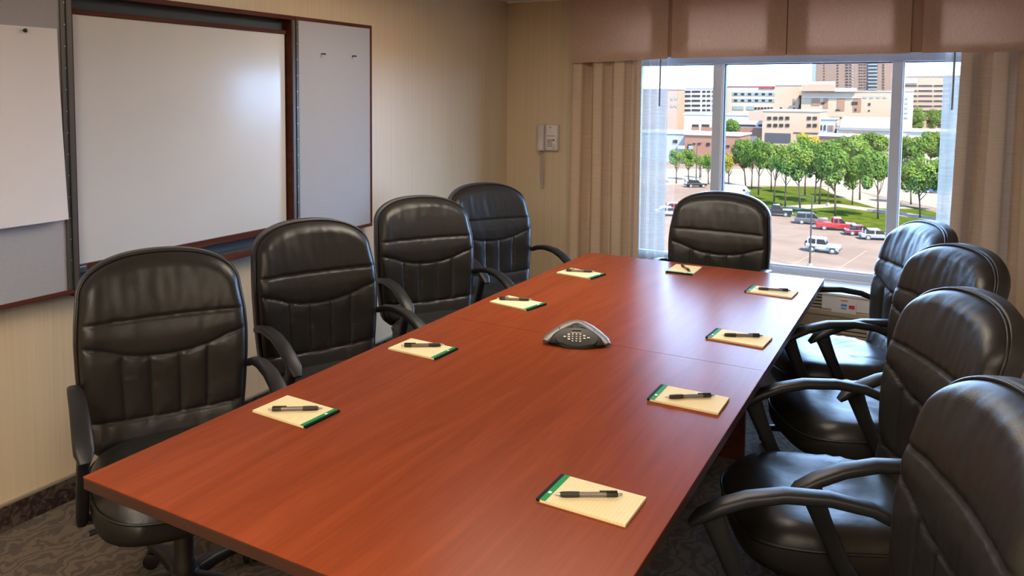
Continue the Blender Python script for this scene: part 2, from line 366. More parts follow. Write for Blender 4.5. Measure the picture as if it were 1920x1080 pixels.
# ------------------------------------------------------------------ wall cabinet with whiteboard
XF = -2.86     # front plane of cabinet frame and open doors
cab = thing('whiteboard_cabinet', 'cherry framed wall cabinet with white board between two open grey pinboard doors', 'whiteboard', (XL, 2.48, 0.83))
def cb(m, name, mt, x0, x1, y0, y1, z0, z1, par, b=0.002):
    o = m.box(x0 - XL, x1 - XL, y0 - 2.48, y1 - 2.48, z0 - 0.83, z1 - 0.83, b).build(name, mt, par); return o
CY0, CY1, CZ0, CZ1 = 1.853, 3.100, 0.836, 2.021
bk = cb(MB(), 'back_panel', 'dark_felt', XL, XL + 0.012, CY0, CY1, CZ0, CZ1, cab, 0)
cb(MB(), 'frame_rail', 'cherry_trim', XL, XF, CY0, CY1, CZ1 - 0.022, CZ1, cab)
cb(MB(), 'frame_rail', 'cherry_trim', XL, XF, CY0, CY1, CZ0, CZ0 + 0.030, cab)
for a, b2 in ((CY0, CY0 + 0.026), (CY1 - 0.026, CY1)):
    st = cb(MB(), 'frame_stile', 'cherry_trim', XL, XF - 0.002, a, b2, CZ0 + 0.03, CZ1 - 0.022, cab)
    yy = (CY0 if a == CY0 else CY1 - 0.020)
    cb(MB(), 'edge_strip', 'alu_dark', XF - 0.002, XF, yy, yy + 0.020, CZ0 + 0.03, CZ1 - 0.022, st, 0)
wb = cb(MB(), 'writing_surface', 'whiteboard', XL + 0.012, -2.902, CY0 + 0.028, CY1 - 0.035, 0.949, 1.928, cab, 0)
cb(MB(), 'board_rail', 'cherry_trim', XL + 0.012, -2.894, CY0 + 0.028, CY1 - 0.030, 1.928, 1.947, cab)
cb(MB(), 'board_rail', 'cherry_trim', XL + 0.012, -2.890, CY0 + 0.075, CY1 - 0.030, 0.918, 0.949, cab)
tg = cb(MB(), 'maker_tag', 'dark_felt', XL + 0.012, -2.889, CY0 + 0.028, CY0 + 0.075, 0.918, 0.949, cab, 0)
cb(MB(), 'tag_line', 'plug_grey', -2.889, -2.8885, CY0 + 0.036, CY0 + 0.070, 0.9385, 0.9415, tg, 0)
cb(MB(), 'corner_print', 'plug_grey', -2.902, -2.9016, CY1 - 0.085, CY1 - 0.05, 0.972, 0.977, wb, 0)
cb(MB(), 'pen_tray', 'dark_felt', XL + 0.012, XF - 0.02, CY0 + 0.03, CY1 - 0.03, 0.866, 0.872, cab, 0)
# doors folded open flat to each side (right one 0.63 m wide)
def door(name, y0, y1, hinge_right):
    d = cb(MB(), name, 'pinboard', XF - 0.030, XF - 0.006, y0 + 0.010, y1 - 0.010, CZ0 + 0.018, CZ1 - 0.012, cab, 0)
    cb(MB(), 'door_rail', 'cherry_trim', XF - 0.034, XF, y0, y1, CZ1 - 0.018, CZ1, d)
    cb(MB(), 'door_rail', 'cherry_trim', XF - 0.034, XF, y0, y1, CZ0 + 0.012, CZ0 + 0.030, d)
    ya, yb = (y0, y0 + 0.013) if hinge_right else (y1 - 0.013, y1)
    cb(MB(), 'door_stile', 'cherry_trim', XF - 0.034, XF, ya, yb, CZ0 + 0.030, CZ1 - 0.018, d)
    ya, yb = (y1 - 0.024, y1) if hinge_right else (y0, y0 + 0.024)
    hs = cb(MB(), 'hinge_strip', 'alu_dark', XF - 0.034, XF, ya, yb, CZ0 + 0.030, CZ1 - 0.018, d)
    yh = ya + 0.016 if hinge_right else yb - 0.016
    cb(MB(), 'hinge_knuckle', 'black', XF, XF + 0.004, (y1 - 0.003) if hinge_right else y0, (y1) if hinge_right else (y0 + 0.003), CZ0 + 0.03, CZ1 - 0.02, hs, 0)
    for k in range(14):
        z = CZ0 + 0.06 + k * 0.082
        cb(MB(), 'screw_head', 'steel', XF, XF + 0.001, yh - 0.002, yh + 0.002, z, z + 0.004, hs, 0)
    return d
door('door', 1.22, CY0 - 0.002, True)
rd = door('door', CY1 + 0.002, 3.742, False)
for yy, zz in ((3.306, 1.838), (3.567, 1.838)):
    m = MB(); P = lambda x, y, z: (x - XL, y - 2.48, z - 0.83)
    m.tube([P(XF - 0.006, yy, zz), P(XF + 0.012, yy, zz), P(XF + 0.022, yy - 0.002, zz - 0.002)], [0.0035, 0.0035, 0.0055], 8); m.build('coat_peg', 'black', rd, smooth=True)
# flip chart sheet hung on the left door
m = MB(); n = 10; vs = []; fs = []
Y0, Y1, Z0, Z1 = 1.28, 1.812, 1.146, 1.863
for i in range(n + 1):
    for j in range(n + 1):
        y = Y0 + (Y1 - Y0) * i / n; t = j / n; z = Z0 + (Z1 - Z0) * t
        vs.append((XF + 0.004 + 0.028 * (1 - t) ** 1.5 + 0.002 * math.sin(i * 1.1), y + 0.006 * (1 - t) * (i / n), z))
for i in range(n):
    for j in range(n): a = i * (n + 1) + j; fs.append((a, a + n + 1, a + n + 2, a + 1))
m.add(vs, fs)
sh = m.build('flip_chart_sheet', 'paper', smooth='all'); tag(sh, 'large blank white paper sheet pinned on the left grey pinboard', 'paper')
pn = MB(); c = (XF + 0.006, 1.682, 1.848)
pn.tube([(XF - 0.005, 1.682, 1.848), (XF + 0.008, 1.682, 1.848), (XF + 0.018, 1.682, 1.847)], [0.003, 0.004, 0.008], 10)
tag(pn.build('push_pin', 'black', smooth=True), 'small black push pin at the top of the blank paper sheet', 'pin')

# ------------------------------------------------------------------ curtains, sheers, valance
def cloth(name, x0, x1, z0, z1, yc, amp, folds, ph, m, label, cat, flare=0.0, nz=14, nx=120, ridge=1.0):
    vs = []; fs = []
    for j in range(nz + 1):
        t = j / nz; z = z0 + (z1 - z0) * t
        for i in range(nx + 1):
            s = i / nx; fl = 1 + flare * (1 - t)
            a = s * folds * 2 * math.pi + ph + 0.15 * math.sin(3 * t + s * 9)
            x = x0 + (x1 - x0) * (0.5 + (s - 0.5) * fl) + 0.010 * math.sin(2 * a) * ridge
            yy = math.sin(a); yy = math.copysign(abs(yy) ** 0.8, yy) if ridge < 1 else 0.9 - 1.9 * abs(math.sin(a / 2)) ** 0.75
            y = yc + amp * yy * (0.85 + 0.15 * math.sin(5 * s + 1)) * (1.05 - 0.15 * t)
            vs.append((x, y, z))
    for j in range(nz):
        for i in range(nx): a = j * (nx + 1) + i; fs.append((a, a + 1, a + nx + 2, a + nx + 1))
    o = MB().add(vs, fs).build(name, m, smooth='all', recalc=False); return tag(o, label, cat)
cloth('curtain', -2.335, -1.80, 0.03, 1.92, 5.455, 0.062, 3.4, 0.9, 'curtain', 'beige woven curtain hanging beside the wall telephone', 'curtain', 0.03)
cloth('curtain', 0.10, 0.80, 0.03, 1.92, 5.455, 0.062, 4.2, 2.6, 'curtain', 'beige woven curtain on the window side opposite the telephone', 'curtain', 0.10)
def sheer_mat():
    m = bpy.data.materials.new('sheer_white'); m.use_nodes = True; MATS['sheer'] = m; nt = m.node_tree
    b = nt.nodes['Principled BSDF']; out = nt.nodes['Material Output']; N = nt.nodes.new; L = nt.links.new
    b.inputs['Base Color'].default_value = (0.55, 0.56, 0.54, 1); b.inputs['Roughness'].default_value = 0.9
    t = N('ShaderNodeBsdfTranslucent'); t.inputs[0].default_value = (0.42, 0.41, 0.375, 1)
    tp = N('ShaderNodeBsdfTransparent'); m1 = N('ShaderNodeMixShader'); m1.inputs[0].default_value = 0.35; m2 = N('ShaderNodeMixShader')
    L(b.outputs[0], m1.inputs[1]); L(t.outputs[0], m1.inputs[2])
    tc = N('ShaderNodeTexCoord'); mp = N('ShaderNodeMapping'); mp.inputs['Scale'].default_value = (3, 3, 30); L(tc.outputs['Object'], mp.inputs[0])
    n = N('ShaderNodeTexNoise'); n.inputs['Scale'].default_value = 3; L(mp.outputs[0], n.inputs['Vector'])
    r = N('ShaderNodeMapRange'); r.inputs['From Min'].default_value = 0.3; r.inputs['From Max'].default_value = 0.7; r.inputs['To Min'].default_value = 0.08; r.inputs['To Max'].default_value = 0.26
    L(n.outputs['Fac'], r.inputs[0]); L(r.outputs[0], m2.inputs[0]); L(m1.outputs[0], m2.inputs[1]); L(tp.outputs[0], m2.inputs[2]); L(m2.outputs[0], out.inputs[0])
sheer_mat()
cloth('sheer_curtain', -1.86, -1.645, 0.03, 1.92, 5.53, 0.018, 3.5, 0.2, 'sheer', 'thin white sheer drape next to the curtain by the telephone', 'sheer curtain', 0.02, ridge=0.4)
cloth('sheer_curtain', 0.005, 0.24, 0.03, 1.92, 5.53, 0.018, 3.5, 1.2, 'sheer', 'thin white sheer drape next to the curtain away from the telephone', 'sheer curtain', 0.06, ridge=0.4)
for x, lab in ((ony(1238, 150, 5.50)[0], 'thin grey curtain wand hanging before the sheer near the telephone'), (ony(1788, 150, 5.50)[0], 'thin grey curtain wand hanging before the sheer away from the telephone')):
    o = MB().tube([(x, 5.50, 1.93), (x - 0.002, 5.50, 1.55)], 0.006, 8).build('curtain_wand', 'wand_grey', smooth=True); tag(o, lab, 'curtain wand', 'curtain wands')
rod = thing('curtain_rail', 'slim curtain rail hidden behind the fabric valance', 'curtain rail', (0, 0, 0))
MB().box(-2.30, 0.82, 5.43, 5.54, 1.925, 1.94, 0.003).build('rail_bar', 'wand_grey', rod)
for x in (-2.2, -0.77, 0.7): MB().box(x - 0.02, x + 0.02, 5.54, 5.58, 1.925, 1.965, 0.002).build('bracket', 'wand_grey', rod)

val = thing('valance', 'brown pleated fabric valance box above the window', 'valance', (-0.77, 5.38, 1.86))
def vpanel(name, x0, x1, zl, zr, ztop, y, m, bulge=0.012, nx=12):
    vs = []; fs = []
    for k, off in enumerate((0.0, 0.006)):
        for i in range(nx + 1):
            s = i / nx; x = x0 + (x1 - x0) * s; yy = y - bulge * math.sin(math.pi * s) + off
            zb = zl + (zr - zl) * s
            vs.append((x + 0.77, yy - 5.38, zb - 1.86)); vs.append((x + 0.77, y - bulge * 0.3 * math.sin(math.pi * s) + off - 5.38, ztop - 1.86))
    n2 = 2 * (nx + 1)
    for i in range(nx):
        a = 2 * i; fs += [(a, a + 2, a + 3, a + 1), (n2 + a, n2 + a + 1, n2 + a + 3, n2 + a + 2), (a, n2 + a, n2 + a + 2, a + 2), (a + 1, a + 3, n2 + a + 3, n2 + a + 1)]
    fs += [(0, 1, n2 + 1, n2), (2 * nx, n2 + 2 * nx, n2 + 2 * nx + 1, 2 * nx + 1)]
    return MB().add(vs, fs).build(name, m, val, smooth=40)
for x0, x1, zl, zr in ((-2.30, -1.606, 1.854, 1.873), (-1.580, -0.853, 1.876, 1.880), (-0.845, -0.166, 1.879, 1.879), (-0.106, 0.60, 1.880, 1.878), (0.625, 0.83, 1.878, 1.862)):
    vpanel('fabric_panel', x0, x1, zl, zr, 2.335, 5.375, 'valance_fabric')
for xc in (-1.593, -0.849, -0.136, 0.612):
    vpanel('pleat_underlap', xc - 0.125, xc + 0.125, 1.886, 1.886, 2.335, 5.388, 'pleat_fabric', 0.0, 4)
for x in (-2.30, 0.826): MB().box(x + 0.77, x + 0.775, 0.0, 0.199, -0.004, 0.475).build('side_return', 'valance_fabric', val)
MB().box(-1.53, 1.60, 0.0, 0.199, 0.470, 0.484).build('top_board', 'ceiling_white', val)

# ------------------------------------------------------------------ wall telephone
PX0, PX1, PZ0, PZ1 = -2.645, -2.484, 1.200, 1.400
ph = thing('wall_telephone', 'beige corded wall telephone with keypad and hanging coiled cord', 'telephone', ((PX0 + PX1) / 2, YW, 1.2))
pc = (PX0 + PX1) / 2
def pb(m, x0, x1, d0, d1, z0, z1, b=0.004): return m.box(x0 - pc, x1 - pc, -d1, -d0, z0 - 1.2, z1 - 1.2, b)
pb(MB(), PX0 + 0.01, PX1, 0, 0.026, PZ0, PZ1, 0.008).build('base', 'phone_beige', ph, smooth=40)
face = pb(MB(), PX0 + 0.066, PX1 - 0.004, 0.026, 0.040, PZ0 + 0.004, PZ1 - 0.004, 0.005).build('face_plate', 'phone_light', ph, smooth=40)
hs = MB(); hx = PX0 + 0.030 - pc
hs.sweep([(hx, -0.045, 0.004), (hx, -0.062, 0.012), (hx, -0.064, 0.045), (hx, -0.058, 0.065), (hx, -0.056, 0.135), (hx, -0.064, 0.155), (hx, -0.062, 0.186), (hx, -0.045, 0.196)],
         [0.052, 0.056, 0.056, 0.050, 0.050, 0.056, 0.056, 0.052], [0.02, 0.036, 0.036, 0.028, 0.028, 0.036, 0.036, 0.02], ydir=(1, 0, 0)).build('handset', 'phone_beige', ph, smooth=50)
for r in range(4):
    for c3 in range(3):
        x = PX0 + 0.079 + c3 * 0.0145; z = 1.287 - r * 0.0155
        pb(MB(), x, x + 0.0095, 0.040, 0.0435, z - 0.009, z, 0.001).build('key', 'phone_grey', face)
for c3 in range(5):
    x = PX0 + 0.076 + c3 * 0.0135; pb(MB(), x, x + 0.008, 0.040, 0.0425, 1.311, 1.318, 0.001).build('key', 'phone_grey', face)
MB().lathe([(0.0065, 0), (0.0065, 0.004)], 12, Matrix.Translation((PX0 + 0.131 - pc, -0.044, 0.084)) @ Matrix.Rotation(math.radians(90), 4, 'X')).build('message_lamp', 'print_red' if False else 'black', face)
for z in (1.242, 1.225, 1.213): pb(MB(), PX0 + 0.125, PX0 + 0.137, 0.040, 0.0425, z, z + 0.006, 0.001).build('key', 'phone_grey', face)
pb(MB(), PX0 + 0.096, PX0 + 0.106, 0.040, 0.0412, 1.374, 1.384, 0).build('logo_mark', 'phone_grey', face)
cpath = []
for i in range(420):
    t = i / 419; a = t * 44 * 2 * math.pi
    # hangs from handset foot down to a low loop and back up to the base
    ang = math.pi * t; bx = PX0 + 0.032 + 0.014 * t * 0 + 0.024 * (t); s = (t if t < 0.5 else 1 - t) * 2
    z = 1.200 - 0.285 * (1 - (1 - s) ** 1.6); bx = PX0 + 0.016 + 0.026 * t + 0.0
    cpath.append((bx + 0.0095 * math.cos(a) - pc, -0.022 + 0.0095 * math.sin(a), z - 1.2))
MB().tube(cpath, 0.0021, 5).build('coiled_cord', 'phone_beige', ph, smooth='all')

# ------------------------------------------------------------------ heater below the window
HX0, HX1, HY0 = -1.42, -0.02, 5.215
ht = thing('window_heater', 'beige wall heater unit with louvred grille below the window', 'heater', ((HX0 + HX1) / 2, YW, 0))
hc = (HX0 + HX1) / 2
def hb(m, x0, x1, y0, y1, z0, z1, b=0.003): return m.box(x0 - hc, x1 - hc, y0 - YW, y1 - YW, z0, z1, b)
hb(MB(), HX0, HX1, HY0 + 0.05, YW - 0.013, 0.0, 0.425, 0.004).build('case', 'heater_beige', ht)
hb(MB(), HX0, HX1, HY0, YW - 0.001, 0.425, 0.440, 0.004).build('top_shelf', 'heater_white', ht)
hb(MB(), HX0, HX1, HY0 + 0.01, HY0 + 0.05, 0.295, 0.335, 0.006).build('front_lip', 'heater_beige', ht)
hb(MB(), HX0, HX1, HY0 + 0.02, HY0 + 0.05, 0.215, 0.295, 0.006).build('front_panel', 'heater_beige', ht)
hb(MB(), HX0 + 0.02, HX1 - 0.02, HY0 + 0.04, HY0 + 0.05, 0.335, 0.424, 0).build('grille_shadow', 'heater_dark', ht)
for k in range(4): hb(MB(), HX0 + 0.02, -0.575, HY0 + 0.018, HY0 + 0.04, 0.342 + k * 0.021, 0.352 + k * 0.021, 0.002).build('top_louvre', 'heater_beige', ht)
hb(MB(), HX0 + 0.02, HX1 - 0.02, HY0 + 0.035, HY0 + 0.05, 0.03, 0.215, 0).build('grille_back', 'heater_dark', ht)
for k in range(9): hb(MB(), HX0 + 0.02, HX1 - 0.02, HY0 + 0.015, HY0 + 0.035, 0.034 + k * 0.020, 0.047 + k * 0.020, 0.002).build('louvre', 'heater_beige', ht)
ct = hb(MB(), -0.575, -0.15, HY0 + 0.012, HY0 + 0.04, 0.338, 0.424, 0.002).build('control_door', 'heater_white', ht)
lc = hb(MB(), -0.52, -0.385, HY0 + 0.008, HY0 + 0.012, 0.325, 0.421, 0).build('instruction_card', 'heater_white', ct)
for a, b2, z0, z1, mm in ((-0.468, -0.435, 0.365, 0.380, 'print_blue'), (-0.468, -0.438, 0.349, 0.358, 'print_blue'), (-0.425, -0.393, 0.355, 0.377, 'print_red'), (-0.470, -0.432, 0.395, 0.405, 'print_salmon')):
    o = hb(MB(), a, b2, HY0 + 0.0075, HY0 + 0.008, z0, z1, 0).build('card_print', mm, lc) if False else hb(MB(), a, b2, HY0 + 0.0070, HY0 + 0.008, z0, z1, 0).build('card_print', mm, ct)

# ------------------------------------------------------------------ conference table
TX0, TX1, TY0, TY1, TZ = -1.674, -0.453, 1.090, 4.185, 0.740
tb = thing('conference_table', 'long cherry laminate conference table with dark edge band', 'table', ((TX0 + TX1) / 2, (TY0 + TY1) / 2, 0))
tcx, tcy = (TX0 + TX1) / 2, (TY0 + TY1) / 2
def tbx(m, x0, x1, y0, y1, z0, z1, b=0.002): return m.box(x0 - tcx, x1 - tcx, y0 - tcy, y1 - tcy, z0, z1, b)
ym = 2.665
for k, (a, b2) in enumerate(((TY0, ym - 0.0006), (ym + 0.0006, TY1))):
    if k == 0: m = tbx(MB(), TX0, TX1, a, b2, TZ - 0.004, TZ, 0.0015)
    else:
        r = 0.035; pts = [(TX1 - tcx, a - tcy), (TX1 - tcx, b2 - tcy)]
        pts += [(TX0 + r - r * math.sin(q * math.pi / 12) - tcx, b2 - r + r * math.cos(q * math.pi / 12) - tcy) for q in range(7)] + [(TX0 - tcx, a - tcy)]
        m = MB().prism(pts, TZ - 0.004, TZ, 'z')
    top = m.build('tabletop', 'cherry_laminate', tb)
    tbx(MB(), TX0 + 0.001, TX1 - 0.001, a + 0.001, b2 - (0.001 if k == 0 else 0.04), TZ - 0.031, TZ - 0.004, 0.002).build('edge_band', 'table_edge', top)
    if k == 1: tbx(MB(), TX0 + 0.04, TX1 - 0.001, b2 - 0.04, b2 - 0.001, TZ - 0.031, TZ - 0.004, 0.002).build('edge_band', 'table_edge', top)
for y, ins in ((1.62, 0.46), (3.62, 0.240)):
    tbx(MB(), TX0 + 0.32, TX1 - ins, y - 0.016, y + 0.016, 0.0, TZ - 0.031, 0.002).build('panel_leg', 'cherry_trim', tb)
tbx(MB(), tcx - 0.012, tcx + 0.012, 1.636, 3.604, 0.38, TZ - 0.031, 0.001).build('spine_panel', 'cherry_trim', tb)

# ------------------------------------------------------------------ office chair
def interp(pts, z):
    zs = [p[0] for p in pts]; xs = [p[1] for p in pts]; return np.interp(z, zs, xs)
ZB, ZT, ZK = 0.450, 1.072, 0.945
WPTS = [(0.450, 0.215), (0.465, 0.234), (0.49, 0.247), (0.58, 0.257), (0.70, 0.267), (0.80, 0.270), (0.87, 0.267), (0.945, 0.258)]
XPTS = [(0.44, -0.205), (0.50, -0.222), (0.55, -0.232), (0.65, -0.238), (0.75, -0.243), (0.82, -0.252), (0.871, -0.262), (0.93, -0.280), (0.983, -0.298), (1.03, -0.316), (1.09, -0.345)]
def WB(z):
    z = np.asarray(z, float); t = np.clip((z - ZK) / (ZT - ZK), 0, 1)
    return np.where(z < ZK, interp(WPTS, z), 0.258 * np.clip(1 - t ** 2.3, 0, 1) ** (1 / 2.3))
def XB(z): return interp(XPTS, z)
def seg_dist(P, segs):
    d = np.full(len(P), 9.0)
    for a, b in segs:
        a = np.array(a); b = np.array(b); ab = b - a
        if ab @ ab < 1e-12: continue
        t = np.clip(((P - a) @ ab) / (ab @ ab), 0, 1)
        d = np.minimum(d, np.hypot(*(P - (a + t[:, None] * ab)).T))
    return d
SEAMS = [((-0.30, 0.871), (0.30, 0.871))]
vq = [(-0.30, 0.812), (-0.20, 0.785), (-0.14, 0.762), (-0.08, 0.748), (0, 0.744), (0.08, 0.748), (0.14, 0.762), (0.20, 0.785), (0.30, 0.812)]
SEAMS += [(vq[i], vq[i + 1]) for i in range(len(vq) - 1)]
bq = [(-0.30, 0.560), (-0.14, 0.545), (0, 0.540), (0.14, 0.545), (0.30, 0.560)]
SEAMS += [(bq[i], bq[i + 1]) for i in range(len(bq) - 1)]
for ys in (-0.138, -0.047, 0.047, 0.138): SEAMS.append(((ys, 0.750), (ys * 0.95, 0.545)))

def chair_back_mesh(wrink_seed=0):
    nu, nv = 92, 110
    tv = np.linspace(0, 1, nv + 1); z = np.where(tv < 0.72, ZB + (ZK - ZB) * tv / 0.72, ZK + (ZT - ZK) * np.sin((tv - 0.72) / 0.28 * math.pi / 2))
    us = np.sin(np.linspace(-1, 1, nu + 1) * math.pi / 2 * 0.86) / math.sin(math.pi / 2 * 0.86)
    Z, U = np.meshgrid(z, us, indexing='ij'); Y = U * WB(Z)
    P = np.stack([Y.ravel(), Z.ravel()], 1)
    zz = np.concatenate([np.linspace(ZB, ZK, 60), ZK + (ZT - ZK) * np.sin(np.linspace(0, 1, 50) * math.pi / 2)]); ww = WB(zz)
    outl = list(zip(ww, zz)) + list(zip(-ww[::-1], zz[::-1]))
    de = seg_dist(P, [(outl[i], outl[(i + 1) % len(outl)]) for i in range(len(outl))]); ds = seg_dist(P, SEAMS)
    R, T = 0.045, 0.050
    q = np.clip(de / R, 0, 1); puff = T * np.sqrt(np.clip(1 - (1 - q) ** 2, 0, 1))
    groove = -0.007 * np.exp(-(ds / 0.0045) ** 2) - 0.009 * np.exp(-ds / 0.026)
    wr = np.array([noise.noise(Vector((p[0] * 16 + wrink_seed * 7, p[1] * 7, wrink_seed))) + 0.5 * noise.noise(Vector((p[0] * 34, p[1] * 13 + wrink_seed * 3, 4))) for p in P])
    head = np.clip((P[:, 1] - 0.90) / 0.1, 0, 1)
    pucker = np.exp(-ds / 0.03) * np.array([noise.noise(Vector((p[0] * 45, p[1] * 45, wrink_seed + 9))) for p in P]) * 0.0022
    X = XB(P[:, 1]) - T + puff + groove * np.clip(de / 0.03, 0.15, 1) + (wr * (0.0022 + 0.0018 * head) + pucker) * np.clip(de / 0.03, 0, 1) + 0.35 * P[:, 0] ** 2
    vs = list(zip(X, P[:, 0], P[:, 1])); fs = []; W1 = nu + 1
    for j in range(nv):
        for i in range(nu): a = j * W1 + i; fs.append((a, a + 1, a + W1 + 1, a + W1))
    return vs, fs
def shell_mesh(outset, x_front, x_back, round_r, n=64):
    """rounded slab following the back's side profile; x offsets behind the front centre line"""
    zz = np.concatenate([np.linspace(ZB, ZK, 26), ZK + (ZT - ZK) * np.sin(np.linspace(0.04, 1, 22) * math.pi / 2)]); ww = WB(zz)
    loop = [(w_, z_) for w_, z_ in zip(ww, zz)] + [(-w_, z_) for w_, z_ in zip(ww[::-1][1:], zz[::-1][1:])]
    L = np.array(loop); c = np.array([0, 0.76]); nrm = []
    for i in range(len(L)):
        t = L[(i + 1) % len(L)] - L[i - 1]; nn = np.array([t[1], -t[0]]); nn /= (np.hypot(*nn) + 1e-9); nrm.append(nn)
    nrm = np.array(nrm)
    if ((L - c) * nrm).sum() < 0: nrm = -nrm
    rings = [(x_front, outset - 0.012), (x_front - 0.004, outset), (x_back + round_r, outset), (x_back + round_r * 0.35, outset - round_r * 0.5), (x_back, outset - round_r * 1.4)]
    vs = []; fs = []; k = len(L)
    for xo, os_ in rings:
        Q = L + nrm * os_
        for y, z in Q: vs.append((XB(z) + xo + 0.35 * y * y, y, z))
    for r in range(len(rings) - 1):
        for i in range(k): fs.append((r * k + i, r * k + (i + 1) % k, (r + 1) * k + (i + 1) % k, (r + 1) * k + i))
    b = (len(rings) - 1) * k
    # close rear with strips between left and right halves
    h = k // 2
    for i in range(h): fs.append((b + i, b + i + 1, b + k - 2 - i, b + k - 1 - i)) if i + 1 <= k - 2 - i and i + 1 != k - 2 - i else None
    return vs, [f for f in fs if f]

def make_chair():
    t = thing('office_chair', '', 'chair', (0, 0, 0), 0, 'black leather office chairs around the table')
    bo = MB().add(*chair_back_mesh(0)).build('backrest', 'leather', t, smooth='all', recalc=False)
    vs, fs = shell_mesh(0.010, -0.044, -0.108, 0.028); MB().add(vs, fs).build('back_shell', 'leather_rear', t, smooth=50)
    # piping between cushion and shell
    zz = np.concatenate([np.linspace(ZB + 0.01, ZK, 22), ZK + (ZT - ZK) * np.sin(np.linspace(0.05, 1, 18) * math.pi / 2)]); ww = WB(zz)
    lp = [(w_, z_) for w_, z_ in zip(ww, zz)] + [(-w_, z_) for w_, z_ in zip(ww[::-1][1:], zz[::-1][1:])]
    MB().tube([(XB(z_) - 0.044 + 0.35 * y_ * y_, y_ * 1.012, z_ + (0.003 if z_ > 1.0 else 0)) for y_, z_ in lp], 0.0045, 6).build('piping', 'leather', bo, smooth='all')
    # seat cushion
    nt_, prof = 72, [(0.028, 0.366), (0.006, 0.374), (0.0, 0.395), (0.0, 0.432), (0.004, 0.460), (0.016, 0.482), (0.034, 0.494), (0.06, 0.500), (0.095, 0.502), (0.13, 0.5015), (0.165, 0.500), (0.20, 0.499), (0.23, 0.4985)]
    vs = []; fs = []
    def plan(a, ins):
        c, s = math.cos(a), math.sin(a); n = 3.4
        hx, hy = 0.264 - ins, 0.266 - ins
        return 0.018 + hx * math.copysign(abs(c) ** (2 / n), c), hy * math.copysign(abs(s) ** (2 / n), s) * (1.0 - 0.06 * (1 if c < 0 else 0) * abs(c))
    for ins, z in prof:
        for k in range(nt_):
            x, y = plan(2 * math.pi * k / nt_, ins)
            top = 1 if z > 0.45 else 0
            zz_ = z - top * 0.035 * max(0, (x - 0.12) / 0.16) ** 2 + top * (0.004 * noise.noise(Vector((x * 14, y * 9, 3))) + 0.012 * max(0, abs(y) - 0.15) / 0.1 * (1 if z > 0.488 else 0) * 0.5)
            if z > 0.485 and x < 0.02: zz_ -= 0.004 * (0.5 + 0.5 * math.cos(x * 150)) * min(1, (0.02 - x) / 0.05)
            vs.append((x, y, zz_))
    for r in range(len(prof) - 1):
        for k in range(nt_): fs.append((r * nt_ + k, r * nt_ + (k + 1) % nt_, (r + 1) * nt_ + (k + 1) % nt_, (r + 1) * nt_ + k))
    fs.append(tuple(range(nt_ - 1, -1, -1))); fs.append(tuple((len(prof) - 1) * nt_ + k for k in range(nt_)))
    st = MB().add(vs, fs).build('seat', 'leather', t, smooth=60)
    MB().tube([(plan(2 * math.pi * k / 60, -0.001)[0], plan(2 * math.pi * k / 60, -0.001)[1], 0.456 - 0.02 * max(0, (plan(2 * math.pi * k / 60, 0)[0] - 0.12) / 0.16) ** 2) for k in range(61)], 0.004, 6, False).build('seat_piping', 'leather', st, smooth='all')
    MB().box(-0.20, 0.20, -0.21, 0.21, 0.352, 0.372, 0.006).build('seat_pan', 'chair_plastic', t)
    MB().box(-0.12, 0.10, -0.075, 0.075, 0.305, 0.352, 0.012).build('tilt_mechanism', 'caster_black', t)
    MB().tube([(0.02, -0.06, 0.33), (0.03, -0.20, 0.335), (0.035, -0.27, 0.33)], [0.005, 0.005, 0.009], 8).build('lever', 'caster_black', t, smooth=True)
    # bracket between seat and backrest
    MB().sweep([(-0.10, 0, 0.350), (-0.22, 0, 0.355), (-0.285, 0, 0.40), (-0.325, 0, 0.52), (-0.335, 0, 0.62)], [0.09, 0.09, 0.085, 0.08, 0.07], [0.018] * 5).build('back_bracket', 'chair_plastic', t, smooth=50)
    # arms
    for s in (-1, 1):
        y = 0.287 * s
        pa = [(-0.245, 0.672), (-0.20, 0.690), (-0.11, 0.705), (-0.01, 0.703), (0.07, 0.685), (0.13, 0.660), (0.175, 0.633), (0.200, 0.612)]
        ar = MB().sweep([(x, y - s * 0.01 * (1 if x < -0.2 else 0), z) for x, z in pa], [0.034, 0.040, 0.047, 0.051, 0.054, 0.056, 0.054, 0.030], [0.026, 0.028, 0.029, 0.029, 0.029, 0.029, 0.026, 0.012]).build('armrest', 'chair_plastic', t, smooth=50)
        po = [(0.150, 0.640), (0.136, 0.605), (0.116, 0.555), (0.092, 0.500), (0.064, 0.440), (0.036, 0.395), (0.010, 0.368)]
        m = MB().sweep([(x, y, z) for x, z in po], [0.030, 0.034, 0.036, 0.036, 0.036, 0.036, 0.034], [0.060, 0.052, 0.046, 0.043, 0.043, 0.046, 0.05])
        m.sweep([(0.012, y, 0.365), (0.010, y - s * 0.05, 0.358), (0.008, y - s * 0.10, 0.356)], [0.05, 0.05, 0.05], [0.016] * 3, ydir=(1, 0, 0))
        m.build('arm_post', 'chair_plastic', ar, smooth=50)
    # gas column and five star base
    MB().lathe([(0.034, 0.075), (0.034, 0.15), (0.030, 0.155), (0.030, 0.225), (0.026, 0.23), (0.026, 0.305)], 20).build('gas_column', 'caster_black', t, smooth=40)
    hub = MB().lathe([(0.045, 0.065), (0.05, 0.075), (0.046, 0.115), (0.036, 0.125)], 20).build('base_hub', 'chair_plastic', t, smooth=40)
